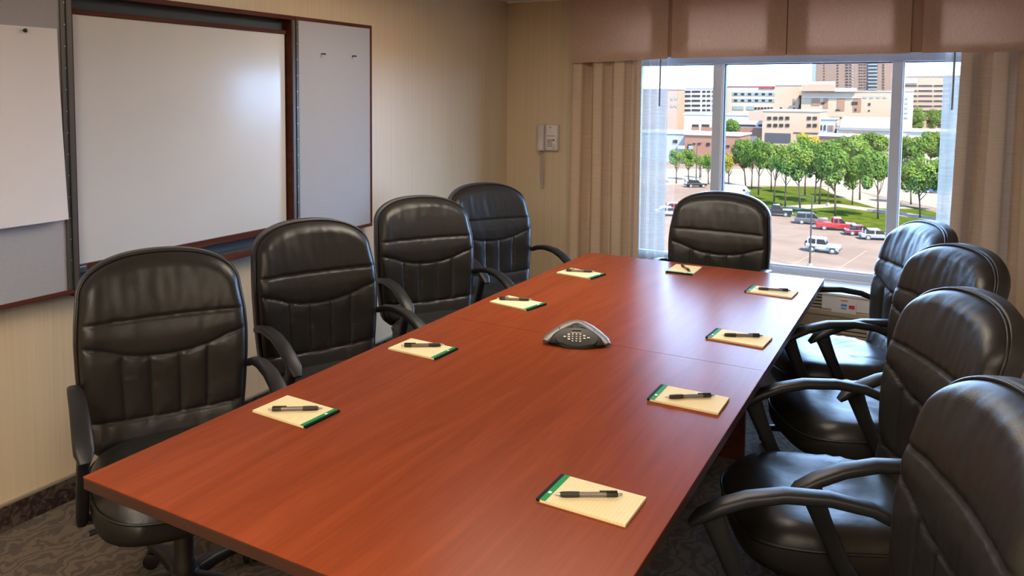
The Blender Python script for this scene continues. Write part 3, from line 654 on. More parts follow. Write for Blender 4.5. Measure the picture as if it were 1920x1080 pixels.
    for k in range(5):
        a = math.radians(72 * k + 47.5); ca, sa = math.cos(a), math.sin(a); yd = (-sa, ca, 0)
        lg = MB().sweep([(0.03 * ca, 0.03 * sa, 0.095), (0.12 * ca, 0.12 * sa, 0.098), (0.22 * ca, 0.22 * sa, 0.088), (0.285 * ca, 0.285 * sa, 0.076), (0.300 * ca, 0.300 * sa, 0.070)], [0.05, 0.046, 0.040, 0.034, 0.02], [0.05, 0.040, 0.030, 0.022, 0.01], ydir=yd).build('star_leg', 'chair_plastic', t, smooth=50)
        cx, cy = 0.28 * ca, 0.28 * sa; b = a + 0.9; M = Matrix.Translation((cx, cy, 0.0)) @ Matrix.Rotation(b, 4, 'Z')
        m = MB()
        for q in (-1, 1): m.lathe([(0.016, -0.010), (0.0265, -0.006), (0.0265, 0.006), (0.016, 0.010)], 16, M @ Matrix.Translation((0, q * 0.015, 0.0265)) @ Matrix.Rotation(math.pi / 2, 4, 'X'))
        m.box(-0.018, 0.016, -0.008, 0.008, 0.026, 0.060, 0.003, M); m.tube([M @ Vector((0, 0, 0.055)), M @ Vector((0, 0, 0.085))], 0.006, 8)
        m.build('caster', 'caster_black', lg, smooth=40)
    return t

CHAIRS = [(-2.004, 1.640, -29.5, 'black leather office chair in front of the pinboard door with the paper sheet'),
          (-2.004, 2.448, -25.2, 'black leather office chair in front of the white writing board'),
          (-2.069, 3.324, -32.4, 'black leather office chair in front of the empty grey pinboard door'),
          (-2.081, 4.058, -32.1, 'black leather office chair nearest the beige wall telephone'),
          (-1.046, 4.240, -91.2, 'black leather office chair at the table end with its back to the window'),
          (-0.360, 3.850, 203.6, 'black leather office chair closest to the window in the row facing the whiteboard'),
          (-0.222, 3.230, 209.7, 'black leather office chair second from the window in the row facing the whiteboard'),
          (-0.231, 2.453, 204.7, 'black leather office chair third from the window in the row facing the whiteboard'),
          (-0.195, 1.643, 198.3, 'black leather office chair farthest from the window in the row facing the whiteboard')]
proto = make_chair()
for i, (x, y, a, lab) in enumerate(CHAIRS):
    o = proto if i == 0 else copy_tree(proto)
    o.location = (x, y, 0); o.rotation_euler = (0, 0, math.radians(a)); o['label'] = lab

# ------------------------------------------------------------------ notepads and pens
def make_pad():
    t = thing('notepad', '', 'notepad', (0, 0, 0), 0, 'yellow notepads on the table')     # header at +x
    MB().box(-0.1015, 0.1015, -0.0665, 0.0665, 0.0, 0.0012).build('backing_card', 'pad_card', t)
    MB().box(-0.1015, 0.1005, -0.0665, 0.0665, 0.0012, 0.0068).build('page_block', 'ruled', t)
    h = MB().box(0.080, 0.1015, -0.0667, 0.0667, 0.0068, 0.0074).build('header_strip', 'pad_green', t)
    MB().box(0.0935, 0.1020, -0.0668, 0.0668, 0.0012, 0.0076).build('binding_strip', 'pad_binding', t)
    MB().box(0.0835, 0.0910, 0.022, 0.031, 0.0074, 0.0076).build('header_mark', 'pad_white', h)
    return t
def make_pen():
    t = thing('ballpoint_pen', '', 'pen', (0, 0, 0), 0, 'retractable pens on the notepads')   # tip at +x, axis z=0.0055
    R = Matrix.Translation((0, 0, 0.0056)) @ Matrix.Rotation(math.pi / 2, 4, 'Y')
    MB().lathe([(0.0008, 0.0725), (0.0010, 0.0705), (0.0026, 0.064), (0.0040, 0.060)], 14, R).build('tip_cone', 'pen_metal', t, smooth=40)
    MB().lathe([(0.0040, 0.060), (0.0052, 0.055), (0.0056, 0.04), (0.0053, 0.020)], 16, R).build('grip', 'pen_grip', t, smooth=40)
    MB().lathe([(0.0048, 0.020), (0.0048, -0.036)], 16, R).build('barrel', 'pen_barrel', t, smooth=40)
    c = MB().lathe([(0.0051, -0.036), (0.0051, -0.058), (0.0042, -0.060)], 16, R).build('cap_sleeve', 'pen_grip', t, smooth=40)
    MB().box(-0.059, -0.022, -0.0015, 0.0015, 0.0108, 0.0128, 0.0006, Matrix.Rotation(0.0, 4, 'X')).build('clip', 'black', c)
    MB().lathe([(0.0027, -0.060), (0.0027, -0.068), (0.002, -0.0695)], 12, R).build('push_button', 'pen_metal', t, smooth=40)
    return t
SEATS = ['at the chair by the pinboard holding paper', 'at the chair by the white writing board', 'at the chair by the empty pinboard', 'at the chair nearest the wall telephone',
         'at the window end of the table', 'at the whiteboard-facing chair closest to the window', 'at the second whiteboard-facing chair from the window', 'at the third whiteboard-facing chair from the window', 'at the whiteboard-facing chair farthest from the window']
# pad corner pixels and pen pixels (tip, end)
PADS = [(((475, 769), (539, 741), (636, 769), (573, 800)), 'R', (601, 766), (506, 768)),
        (((729, 654), (778, 634), (855, 652), (812, 671)), 'R', (829, 647), (755, 648)),
        (((917, 566), (962, 554), (1021, 568), (986, 580)), 'R', (994, 562), (934, 560)),
        (((1041, 511), (1075, 502), (1130, 513), (1113, 522)), 'R', (1110, 509), (1062, 507)),
        (((1250, 508), (1269, 495), (1315, 500), (1296, 515)), 'N', (1277, 497), (1294, 509)),
        (((1400, 545), (1409, 535), (1496, 545), (1483, 558)), 'L', (1420, 541), (1480, 545)),
        (((1325, 632), (1345, 615), (1445, 632), (1430, 650)), 'L', (1355, 628), (1427, 630)),
        (((1215, 747), (1240, 721), (1366, 746), (1346, 773)), 'L', (1249, 745), (1338, 742)),
        (((1007, 935), (1055, 889), (1211, 933), (1170, 981)), 'L', (1044, 928), (1164, 928))]
pad0 = make_pad(); pen0 = make_pen()
for i, (cs, side, tip, end) in enumerate(PADS):
    P = [onz(u, v, 0.747)[:2] for u, v in cs]; cen = sum(P) / 4
    e = (P[2] - P[1]) + (P[3] - P[0]) if side != 'N' else (P[0] - P[1]) + (P[3] - P[2])
    a = math.atan2(e[1], e[0]); a += math.pi if side == 'L' else 0
    o = pad0 if i == 0 else copy_tree(pad0)
    o.location = (cen[0], cen[1], TZ); o.rotation_euler = (0, 0, a); o['label'] = 'yellow green-topped notepad ' + SEATS[i]
    p1 = onz(*tip, 0.752)[:2]; p2 = onz(*end, 0.752)[:2]; d = p1 - p2
    q = pen0 if i == 0 else copy_tree(pen0)
    q.location = ((p1 + p2)[0] / 2, (p1 + p2)[1] / 2, TZ + 0.0068); q.rotation_euler = (0, 0, math.atan2(d[1], d[0])); q.scale = (1.06, 1.18, 1.18); q['label'] = 'dark pen on the notepad ' + SEATS[i]

# ------------------------------------------------------------------ conference phone
cp = thing('conference_phone', 'black three-legged conference speakerphone with keypad in mid table', 'conference phone', (-1.098, 2.640, TZ), math.radians(22))
lobes = [(90, 0.112), (210, 0.120), (330, 0.120)]
def crad(a):
    d = math.degrees(a) % 360; r = 0.072
    for c, R in lobes:
        q = abs((d - c + 180) % 360 - 180); r = max(r, 0.072 + (R - 0.072) * math.exp(-(q / 27) ** 2))
    q = abs((d - 270 + 180) % 360 - 180); r = max(r, 0.072 + 0.026 * math.exp(-(q / 34) ** 2)); return r
def kplane(y): return 0.030 + (y + 0.0575) * 0.60
def cz(x, y):
    a = math.atan2(y, x); rho = min(1.0, math.hypot(x, y) / crad(a))
    z = 0.012 + 0.046 * (1 - rho ** 2.0)
    e = math.hypot(x / 0.088, (y + 0.0575) / 0.046)
    if e < 1.0 and y < 0: z = min(z, max(0.006, kplane(y) - 0.004))
    return z
vs = []; fs = []; na, nr = 96, 16
for j in range(1, nr + 1):
    for k in range(na):
        a = 2 * math.pi * k / na; r = crad(a) * j / nr; x, y = r * math.cos(a), r * math.sin(a); vs.append((x, y, cz(x * 0.999, y * 0.999)))
for k in range(na): a = 2 * math.pi * k / na; r = crad(a) * 0.985; vs.append((r * math.cos(a), r * math.sin(a), 0.004))
for k in range(na): a = 2 * math.pi * k / na; r = crad(a) * 0.93; vs.append((r * math.cos(a), r * math.sin(a), 0.0))
for j in range(nr + 1):
    for k in range(na): fs.append((j * na + k, j * na + (k + 1) % na, (j + 1) * na + (k + 1) % na, (j + 1) * na + k))
vs.append((0, 0, cz(0, 0.0001)))
for k in range(na): fs.append((k, (k + 1) % na, len(vs) - 1))
fs.append(tuple((nr + 1) * na + k for k in range(na)))
cb_ = MB().add(vs, fs).build('body', 'confphone_dark', cp, smooth=50)
def patch(ce, rx, ry, a0, a1, k0, k1, off, nA=40, nK=5):
    vs = []; fs = []
    for j in range(nK + 1):
        for i in range(nA + 1):
            a = math.radians(a0 + (a1 - a0) * i / nA); k = k0 + (k1 - k0) * j / nK
            x = ce[0] + rx * k * math.cos(a); y = ce[1] + ry * k * math.sin(a); vs.append((x, y, cz(x, y) + off))
    for j in range(nK):
        for i in range(nA): a = j * (nA + 1) + i; fs.append((a, a + 1, a + nA + 2, a + nA + 1))
    return vs, fs
# silver arc running from foot to foot over the crown
arc = [(-0.110, -0.062, 0.012), (-0.098, -0.040, 0.022), (-0.075, -0.010, 0.034), (-0.048, 0.018, 0.046), (-0.020, 0.038, 0.055), (0, 0.043, 0.0575), (0.020, 0.038, 0.055), (0.048, 0.018, 0.046), (0.075, -0.010, 0.034), (0.098, -0.040, 0.022), (0.110, -0.062, 0.012)]
vs = []; fs = []; na2 = 12
for i, p in enumerate(arc):
    p = Vector(p); d = (Vector(arc[min(i + 1, 10)]) - Vector(arc[max(i - 1, 0)])).normalized(); up = Vector((0, 0, 1)); sd2 = d.cross(up).normalized(); nn = sd2.cross(d).normalized()
    w_ = 0.020 if 0 < i < 10 else 0.012
    for k in range(na2): t = 2 * math.pi * k / na2; vs.append(p + sd2 * w_ * math.cos(t) + nn * 0.0065 * math.sin(t))
for i in range(10):
    for k in range(na2): fs.append((i * na2 + k, i * na2 + (k + 1) % na2, (i + 1) * na2 + (k + 1) % na2, (i + 1) * na2 + k))
fs.append(tuple(range(na2))); fs.append(tuple(10 * na2 + k for k in range(na2)))
MB().add(vs, fs).build('speaker_arc', 'confphone_silver', cp, smooth=60)
for sg in (-1, 1): MB().box(sg * 0.062 - 0.0008, sg * 0.062 + 0.0008, -0.010, 0.022, 0.034, 0.0478, 0, Matrix.Rotation(0, 4, 'Z')).build('arc_joint', 'black', cp)
vs = []; fs = []; nk = 48
for j in range(8):
    for k in range(nk):
        t = 2 * math.pi * k / nk; q = j / 7; x = 0.074 * q * math.cos(t); y = -0.0575 + 0.0400 * q * math.sin(t); vs.append((x, y, kplane(y) + 0.003 * (1 - q * q)))
for k in range(nk): t = 2 * math.pi * k / nk; x = 0.076 * math.cos(t); y = -0.0575 + 0.0415 * math.sin(t); vs.append((x, y, max(0.003, kplane(y) - 0.012)))
for j in range(1, 8):
    for k in range(nk): fs.append((j * nk + k, j * nk + (k + 1) % nk, (j + 1) * nk + (k + 1) % nk, (j + 1) * nk + k))
for k in range(nk): fs.append((0, nk + k, nk + (k + 1) % nk))
fs.append(tuple(8 * nk + k for k in range(nk)))
kp = MB().add(vs, fs).build('keypad_panel', 'confphone_dark', cp, smooth=50)
KR = math.atan(0.60)
def key(x, y, w_, d_, m='key_cream'):
    M = Matrix.Translation((x, y, kplane(y) + 0.003)) @ Matrix.Rotation(KR, 4, 'X'); MB().box(-w_ / 2, w_ / 2, -d_ / 2, d_ / 2, -0.001, 0.002, 0.0005, M).build('key', m, kp)
for r in range(4):
    for c3 in (-1, 0, 1): key(c3 * 0.0135, -0.0485 - r * 0.0090, 0.0058, 0.0040)
for x, y in ((-0.027, -0.050), (-0.027, -0.0595), (-0.026, -0.069), (0.0275, -0.0535), (0.028, -0.0635), (-0.041, -0.060), (0.042, -0.0605)): key(x, y, 0.0085, 0.0052)
key(0, -0.0425, 0.038, 0.0014); key(0, -0.031, 0.030, 0.0026, 'confphone_silver')

# ------------------------------------------------------------------ outdoors: ground, lawn, paths
ZG = -18.5
mat('asphalt', (0.0688, 0.0555, 0.0483), 0.9, vary=((0.0821, 0.0672, 0.0593), 0.25, (1, 1, 1)), spec=0.0)
mat('concrete', (0.1025, 0.0911, 0.0797), 0.9, spec=0.0)
mat('grass', (0.0160, 0.0260, 0.0035), 0.9, vary=((0.0280, 0.0380, 0.0060), 0.6, (1, 1, 1)), spec=0.0)
mat('leaf', (0.0209, 0.0494, 0.0095), 0.6, vary=((0.0475, 0.0874, 0.0171), 0.9, (1, 1, 1)), trans=0.3, spec=0.0)
mat('leaf_light', (0.0427, 0.0760, 0.0133), 0.6, vary=((0.0712, 0.1092, 0.0247), 0.9, (1, 1, 1)), trans=0.3, spec=0.0)
mat('leaf_yellow', (0.0997, 0.0997, 0.0114), 0.6, vary=((0.1472, 0.1377, 0.0209), 0.9, (1, 1, 1)), trans=0.3, spec=0.0)
mat('bark', (0.0335, 0.0246, 0.0187), 0.9, spec=0.0)
mat('wall_peach', (0.1415, 0.1011, 0.0713), 0.85, spec=0.0)
mat('wall_pink', (0.1336, 0.0874, 0.0631), 0.85, spec=0.0)
mat('wall_cream', (0.1537, 0.1336, 0.1093), 0.85, spec=0.0)
mat('wall_white', (0.1740, 0.1659, 0.1537), 0.85, spec=0.0)
mat('wall_brick', (0.0890, 0.0470, 0.0325), 0.9, spec=0.0)
mat('wall_tan', (0.1215, 0.0930, 0.0688), 0.85, spec=0.0)
mat('wall_brown', (0.0729, 0.0500, 0.0390), 0.9, spec=0.0)
mat('wall_grey', (0.1093, 0.1133, 0.1172), 0.85, spec=0.0)
mat('roof_grey', (0.0809, 0.0809, 0.0809), 0.9, spec=0.0)
mat('roof_pale', (0.1619, 0.1537, 0.1457), 0.9, spec=0.0)
mat('roof_red', (0.0890, 0.0178, 0.0178), 0.8, spec=0.0)
mat('recess_brown', (0.0850, 0.0500, 0.0339), 0.9, spec=0.0)
mat('far_glass', (0.012, 0.012, 0.012), 0.9, spec=0.0)
mat('far_glass_pale', (0.0750, 0.0950, 0.0950), 0.2, spec=0.0)
mat('far_panel', (0.0223, 0.0246, 0.0290), 0.5, spec=0.0)
mat('car_white', (0.1161, 0.1161, 0.1116), 0.25); mat('car_red', (0.1161, 0.0045, 0.0036), 0.25); mat('car_crimson', (0.0536, 0.0045, 0.0081), 0.25)
mat('car_black', (0.0053, 0.0045, 0.0045), 0.2); mat('car_grey', (0.0246, 0.0250, 0.0246), 0.25); mat('car_silver', (0.0804, 0.0826, 0.0848), 0.25); mat('car_blue', (0.0089, 0.0223, 0.0759), 0.25)
mat('car_glass', (0.008, 0.009, 0.011), 0.08); mat('tyre', (0.008, 0.008, 0.008), 0.8); mat('wheel_rim', (0.13, 0.13, 0.13), 0.35)
mat('pole_metal', (0.0223, 0.0223, 0.0223), 0.5, spec=0.0)

def G(u, v): p = onz(u, v, ZG); return Vector((p[0], p[1], ZG))
struct(MB().box(-620, 520, 12, 1100, ZG - 1, ZG).build('floor_parking', 'asphalt'))
def ground_poly(name, px, m, z1, kind):
    P = [G(u, v) for u, v in px]; return MB().prism([(p.x, p.y) for p in P], ZG, ZG + z1, 'z').build(name, m)
struct(ground_poly('floor_street', [(1000, 352), (1240, 346), (1375, 347), (1560, 349), (1700, 378), (1790, 398), (1990, 420), (1990, 318), (1000, 316)], 'concrete', 0.03, 0))
lw = ground_poly('park_lawn', [(1392, 352), (1470, 350), (1560, 352), (1640, 372), (1775, 404), (1990, 445), (1990, 470), (1775, 452), (1660, 436), (1600, 426), (1500, 407), (1440, 396)], 'grass', 0.08, 0)
tag(lw, 'green park lawn with tree shade beside the parking lot', 'lawn')
def path_strip(px, width, label):
    P = [G(u, v) for u, v in px]; vs = []; n = len(P)
    for i, p in enumerate(P):
        d = (P[min(i + 1, n - 1)] - P[max(i - 1, 0)]).normalized(); q = Vector((-d.y, d.x, 0)) * width / 2
        for s in (-1, 1):
            for z in (0.08, 0.12): vs.append((p.x + q.x * s, p.y + q.y * s, ZG + z))
    fs = []
    for i in range(n - 1):
        a = 4 * i; b = a + 4; fs += [(a + 1, a + 3, b + 3, b + 1), (a, b, b + 2, a + 2), (a, a + 1, b + 1, b), (a + 2, b + 2, b + 3, a + 3)]
    fs += [(0, 2, 3, 1), (4 * n - 4, 4 * n - 3, 4 * n - 1, 4 * n - 2)]
    tag(MB().add(vs, fs).build('park_path', 'concrete', smooth=False), label, 'path')
path_strip([(1478, 391), (1520, 388), (1570, 386), (1660, 398), (1780, 416), (1990, 436)], 4.2, 'pale concrete path running along the lawn beside the parking lot')
path_strip([(1566, 352), (1590, 364), (1620, 375), (1680, 392)], 6.5, 'pale concrete path crossing the lawn between the trees')
# faint parking bay lines
for i, (a, b2) in enumerate((((1560, 512), (1625, 470)), ((1480, 500), (1535, 470)), ((1640, 500), (1700, 460)))):
    p, q = G(*a), G(*b2); d = (q - p).normalized(); n = Vector((-d.y, d.x, 0)) * 0.06
    o = MB().prism([((p + n).x, (p + n).y), ((q + n).x, (q + n).y), ((q - n).x, (q - n).y), ((p - n).x, (p - n).y)], ZG, ZG + 0.01, 'z').build('bay_line', 'concrete')
    tag(o, 'faint white painted bay line on the parking lot', 'bay line', 'painted bay lines on the parking lot')

# ------------------------------------------------------------------ trees
random.seed(5)
def crown_mesh(seed, nleaf=3200):
    rnd = random.Random(seed); blobs = []
    for k in range(13):
        a = rnd.uniform(0, 6.283); r = rnd.uniform(0.1, 0.62); h = rnd.uniform(-0.55, 0.65)
        blobs.append((r * math.cos(a) * (1 - 0.25 * h), r * math.sin(a) * (1 - 0.25 * h), h, rnd.uniform(0.28, 0.44)))
    m = MB(); vs = []; fs = []
    for k in range(nleaf):
        bx, by, bz, br = rnd.choice(blobs); d = Vector((rnd.gauss(0, 1), rnd.gauss(0, 1), rnd.gauss(0, 1))).normalized()
        p = Vector((bx, by, bz)) + d * br * rnd.uniform(0.72, 1.03); n = (d + Vector((rnd.uniform(-.7, .7), rnd.uniform(-.7, .7), rnd.uniform(-.2, .9)))).normalized()
        a = n.orthogonal().normalized(); b = n.cross(a); s = rnd.uniform(0.045, 0.085); t = rnd.uniform(0, 6.28)
        a, b = a * math.cos(t) + b * math.sin(t), b * math.cos(t) - a * math.sin(t); o = len(vs)
        vs += [p + a * s, p + b * s * 0.7, p - a * s, p - b * s * 0.7]; fs.append((o, o + 1, o + 2, o + 3))
    me = bpy.data.meshes.new('crown'); me.from_pydata([tuple(v) for v in vs], [], fs); return me
CROWNS = [crown_mesh(s) for s in (1, 2, 3, 4)]
CROWN_MAT = {}
def crown_for(k, mname):
    if (k, mname) not in CROWN_MAT:
        me = CROWNS[k].copy(); me.materials.append(MATS[mname]); CROWN_MAT[(k, mname)] = me
    return CROWN_MAT[(k, mname)]
def tree(base, cc, cr, mname, label, group, idx, vr=1.0):
    g = G(*base); D = g.y; c = ony(cc[0], cc[1], D); dep = np.array([g.x, g.y, c[2] - CAM_H]) @ FW; R = cr * dep / F_PX * 1.42
    t = thing('park_tree', label, 'tree', (g.x, g.y, ZG + (0.08 if 'on the lawn' in label else 0.0)), 0, group); H = c[2] - ZG; dx = c[0] - g.x
    m = MB(); r0 = max(0.12, H * 0.016)
    m.tube([(0, 0, 0), (dx * 0.2, 0, H * 0.3), (dx * 0.5, 0.1, H * 0.6), (dx, 0, H * 1.0)], [r0 * 1.2, r0, r0 * 0.8, r0 * 0.3], 8)
    rnd = random.Random(idx)
    for k in range(4):
        a = rnd.uniform(0, 6.28); h0 = H * rnd.uniform(0.42, 0.6)
        m.tube([(dx * 0.4, 0, h0), (dx * 0.6 + R * 0.3 * math.cos(a), R * 0.3 * math.sin(a), h0 + H * 0.18), (dx + R * 0.6 * math.cos(a), R * 0.6 * math.sin(a), H * 1.02)], [r0 * 0.6, r0 * 0.4, r0 * 0.15], 6)
    m.build('trunk', 'bark', t, smooth='all')
    place(crown_for(idx % 4, mname), 'crown', t, (dx, 0, H), (0, 0, idx * 1.3), (R, R, R * vr))
LAW = ('green leafy park tree with slender trunk on the lawn beyond the window', 'trees on the park lawn')
TR = [((1398, 350), (1391, 290), 20, 'leaf', 1.15), ((1409, 355), (1412, 291), 19, 'leaf', 1.1), ((1422, 366), (1424, 289), 18, 'leaf', 1.2), ((1446, 357), (1446, 297), 19, 'leaf', 1.2),
      ((1451, 379), (1458, 296), 17, 'leaf_light', 1.2), ((1472, 389), (1474, 312), 19, 'leaf', 1.3), ((1500, 391), (1494, 303), 23, 'leaf_light', 1.2), ((1509, 368), (1512, 286), 20, 'leaf', 1.1),
      ((1528, 380), (1532, 304), 22, 'leaf', 1.25), ((1536, 384), (1545, 288), 20, 'leaf', 1.1), ((1566, 406), (1564, 308), 29, 'leaf', 1.1), ((1598, 385), (1600, 330), 21, 'leaf', 1.25),
      ((1612, 376), (1612, 292), 23, 'leaf_light', 1.0), ((1646, 411), (1645, 318), 27, 'leaf', 1.25), ((1708, 384), (1706, 330), 20, 'leaf', 1.2), ((1725, 409), (1721, 335), 27, 'leaf_light', 1.1),
      ((1766, 398), (1768, 330), 20, 'leaf', 1.3), ((1800, 420), (1802, 330), 28, 'leaf', 1.1)]
OWN = {0: 'green tree on the lawn beyond the window, beside the white box truck', 5: 'green tree with dark trunk on the lawn beyond the black pickup truck', 6: 'yellow-green tree on the lawn beyond the grey hatchback',
       10: 'tall green tree on the lawn beyond the bright red pickup truck', 11: 'small green tree on the lawn beyond the cars, between two concrete paths', 13: 'green tree on the lawn beyond the silver sedan'}
i = 0
for b_, c_, r_, mn, vr in TR:
    if mn == 'leaf_light' and i not in OWN: tree(b_, c_, r_, mn, 'yellow-green leafy park tree on the lawn beyond the window', 'lighter trees on the park lawn', i, vr)
    elif i in OWN: tree(b_, c_, r_, mn, OWN[i], 'trees on the park lawn', i, vr)
    else: tree(b_, c_, r_, mn, *LAW, i, vr)
    i += 1
BACK = [((1571, 331), (1574, 278), 18, 'leaf'), ((1600, 331), (1598, 276), 20, 'leaf_light'), ((1625, 329), (1628, 272), 20, 'leaf'), ((1650, 331), (1650, 271), 19, 'leaf_light'), ((1688, 331), (1694, 280), 20, 'leaf'), ((1718, 333), (1716, 283), 22, 'leaf'), ((1745, 331), (1744, 272), 22, 'leaf'), ((1780, 333), (1782, 276), 24, 'leaf')]
for b_, c_, r_, mn in BACK:
    tree(b_, c_, r_, mn, 'green street tree in the row behind the park lawn', 'street trees behind the park lawn', i, 0.95); i += 1
tree((1508, 318), (1508, 273), 21, 'leaf_yellow', 'bright yellow-green tree in front of the low brick building', None, i, 0.85); i += 1
for b_, c_, r_ in (((1268, 344), (1268, 297), 12), ((1291, 338), (1290, 297), 12), ((1312, 334), (1313, 303), 10), ((1328, 346), (1328, 303), 10)):
    tree(b_, c_, r_, 'leaf_light', 'small street tree standing by the brick corner building', 'small trees by the brick corner building', i, 1.1); i += 1
tree((1366, 350), (1366, 308), 11, 'leaf_yellow', 'slim pale yellow-green sapling beside the window mullion at the street', None, i, 1.5); i += 1
tree((1372, 296), (1373, 246), 15, 'leaf', 'dark green tree between the brick building and the white low building', None, i, 1.2); i += 1
for b_, c_, r_ in (((1698, 270), (1698, 226), 9), ((1722, 270), (1722, 224), 15), ((1750, 270), (1750, 226), 15), ((1772, 270), (1775, 224), 14)):
    tree(b_, c_, r_, 'leaf', 'distant green tree below the banded tan office building', 'distant trees below the tan office building', i, 1.1); i += 1

# ------------------------------------------------------------------ buildings
def building(name, label, u0, u1, vt, D, depth, m, wins=(), slabs=(), roof='roof_pale'):
    """front face at y = D; u0,u1,vt are photo pixels of its top edge; wins (u0,u1,v0,v1,material)"""
    um = (u0 + u1) / 2; x0 = ony(u0, vt, D)[0]; x1 = ony(u1, vt, D)[0]; zt = ony(um, vt, D)[2]
    cx = (x0 + x1) / 2; t = thing(name, label, 'building', (cx, D, ZG))
    MB().box(x0 - cx, x1 - cx, 0, depth, 0, zt - ZG).build('walls', m, t)
    MB().box(x0 - cx - 0.3, x1 - cx + 0.3, -0.3, depth + 0.3, zt - ZG, zt - ZG + 0.5).build('roof', roof, t)
    for a, b2, v0, v1, mm in wins:
        P = ony(a, v0, D); Q = ony(b2, v1, D); MB().box(P[0] - cx, Q[0] - cx, -0.25, 0.05, Q[2] - ZG, P[2] - ZG).build('window', mm, t)
    for a, b2, v0, v1, out, mm, nm in slabs:
        P = ony(a, v0, D); Q = ony(b2, v1, D); MB().box(P[0] - cx, Q[0] - cx, -out, 0.1, Q[2] - ZG, P[2] - ZG).build(nm, mm, t)
    return t
dg, pg = 'far_glass', 'far_glass_pale'
W = [(a, b2, v, v + 3.6, dg) for v in (170, 178, 187, 196, 204.5) for a, b2 in ((1276, 1295), (1297.5, 1313), (1317, 1323), (1325.5, 1332), (1335, 1341), (1344, 1352))]
building('parking_structure', 'white parking structure with dark open decks in rows', 1275, 1356, 166, 420, 8, 'wall_white', W + [(1276, 1308, 212, 215, dg)])
building('far_block', 'pale pink block seen at the edge of the sheer curtain', 1190, 1272, 168, 400, 12, 'wall_pink', [(1258 + 8 * k, 1262 + 8 * k, v, v + 5, pg) for k in range(2) for v in (182, 196)])
W = [(1376.5 + 13 * k, 1382.5 + 13 * k, v, v + 4, dg) for v in (174.5, 186.5) for k in range(6)] + [(1374, 1394, 199, 206, pg), (1400, 1414, 199, 206, pg)] + [(1415 + 6 * k, 1419 + 6 * k, 201, 205, dg) for k in range(6)]
building('office_building', 'cream office building with two rows of square windows and red roof strip', 1359, 1453, 163, 430, 30, 'wall_cream', W, [(1424, 1453, 161.5, 166, 0.5, 'roof_red', 'roof_strip'), (1373, 1453, 173, 180, 0.15, 'far_glass_pale', 'window_band'), (1373, 1453, 185, 192, 0.15, 'far_glass_pale', 'window_band')], 'roof_red')
W = [(1487 + 10 * k, 1489.5 + 10 * k, 185, 197, 'recess_brown') for k in range(3)] + [(1463, 1466, 201, 205, dg)] + [(1487 + 8 * k, 1491 + 8 * k, 202, 207, dg) for k in range(2)]
building('peach_building', 'blank peach building with three narrow upright windows', 1453, 1499, 160, 400, 20, 'wall_peach', W)
W = [(1535, 1537.5, 169.5, 172.5, dg), (1539, 1541.5, 169.5, 172.5, dg), (1522, 1537, 184, 197.5, 'recess_brown'), (1540, 1546, 192, 196, dg), (1567, 1575, 205, 208, dg), (1597, 1608, 190.5, 197, dg), (1602, 1606, 203.5, 209, dg), (1628, 1632, 193, 198, dg), (1628, 1631, 206, 209, dg), (1544, 1550, 219, 222, dg), (1556, 1588, 219, 222, dg), (1602, 1608, 219, 222, dg), (1628, 1631, 219, 224, dg)] + [(1619 + 12.5 * k, 1625 + 12.5 * k, 180.5, 184, pg) for k in range(4)]
building('hospital_building', 'broad peach building with recessed brown wall panels', 1503, 1690, 172, 395, 30, 'wall_peach', W, [(1506, 1566, 158, 171, 3.0, 'wall_pink', 'upper_storey'), (1518, 1566, 153, 158, 2.0, 'wall_white', 'roof_plant'), (1566, 1606, 165, 172, 2.0, 'wall_white', 'roof_plant'), (1544, 1552, 184, 208, 0.2, 'recess_brown', 'recess_panel'), (1570, 1583, 184, 208, 0.2, 'recess_brown', 'recess_panel'), (1600, 1614, 184, 210, 0.2, 'recess_brown', 'recess_panel'), (1505, 1612, 182, 184, 0.5, 'wall_white', 'ledge')])
W = [(a, a + 7, v, v + 6, dg) for v in (218.5, 232) for a in (1439, 1450.5, 1461.5, 1473, 1513.5, 1524.5)] + [(1435, 1482, 249, 268, 'far_panel'), (1488, 1534, 248, 250.5, dg)]
building('tan_apartment', 'tan three storey building with small square windows above a dark garage bay', 1430, 1537, 209, 305, 22, 'wall_peach', W, [(1404, 1431, 208, 226, 0.2, 'wall_tan', 'side_wing')])
W = [(1298, 1310, 233, 238, dg), (1316, 1330, 233, 238, dg), (1381, 1416, 233, 237.5, dg), (1422, 1430, 233, 237.5, dg)] + [(1407 + 6.5 * k, 1411 + 6.5 * k, 219, 223.5, dg) for k in range(4)]
building('white_low_building', 'long white low building with dark strip windows', 1283, 1431, 216, 315, 20, 'wall_white', W, [(1297, 1311, 238, 246, 0.2, 'wall_brick', 'brick_panel'), (1315, 1345, 238, 246, 0.2, 'wall_brick', 'brick_panel'), (1381, 1431, 239, 268, 0.3, 'wall_brick', 'brick_panel'), (1389, 1409, 247, 250.5, 0.4, 'far_glass', 'window'), (1383, 1420, 254, 266, 0.5, 'wall_cream', 'canopy')])
W = [(1299, 1304, 268, 271, dg), (1309, 1314, 268, 271, dg), (1325, 1331, 267.5, 273, dg), (1362, 1368, 272, 276, dg), (1305, 1321, 288, 296, 'recess_brown'), (1290, 1296, 270, 279, dg)]
building('brick_corner_building', 'red brick corner building with arched parapet by the street', 1284, 1386, 254, 235, 16, 'wall_brick', W, [(1284, 1340, 250.5, 254.5, 0.4, 'wall_cream', 'parapet'), (1272, 1284, 273, 279, 0.6, 'wall_white', 'awning'), (1292, 1300, 273, 280, 0.6, 'far_glass_pale', 'shop_window')])
building('grey_corner_building', 'dark grey brick building beside the sheer curtain', 1190, 1284, 250, 238, 16, 'wall_grey', [(1262, 1270, 262, 268, dg)])
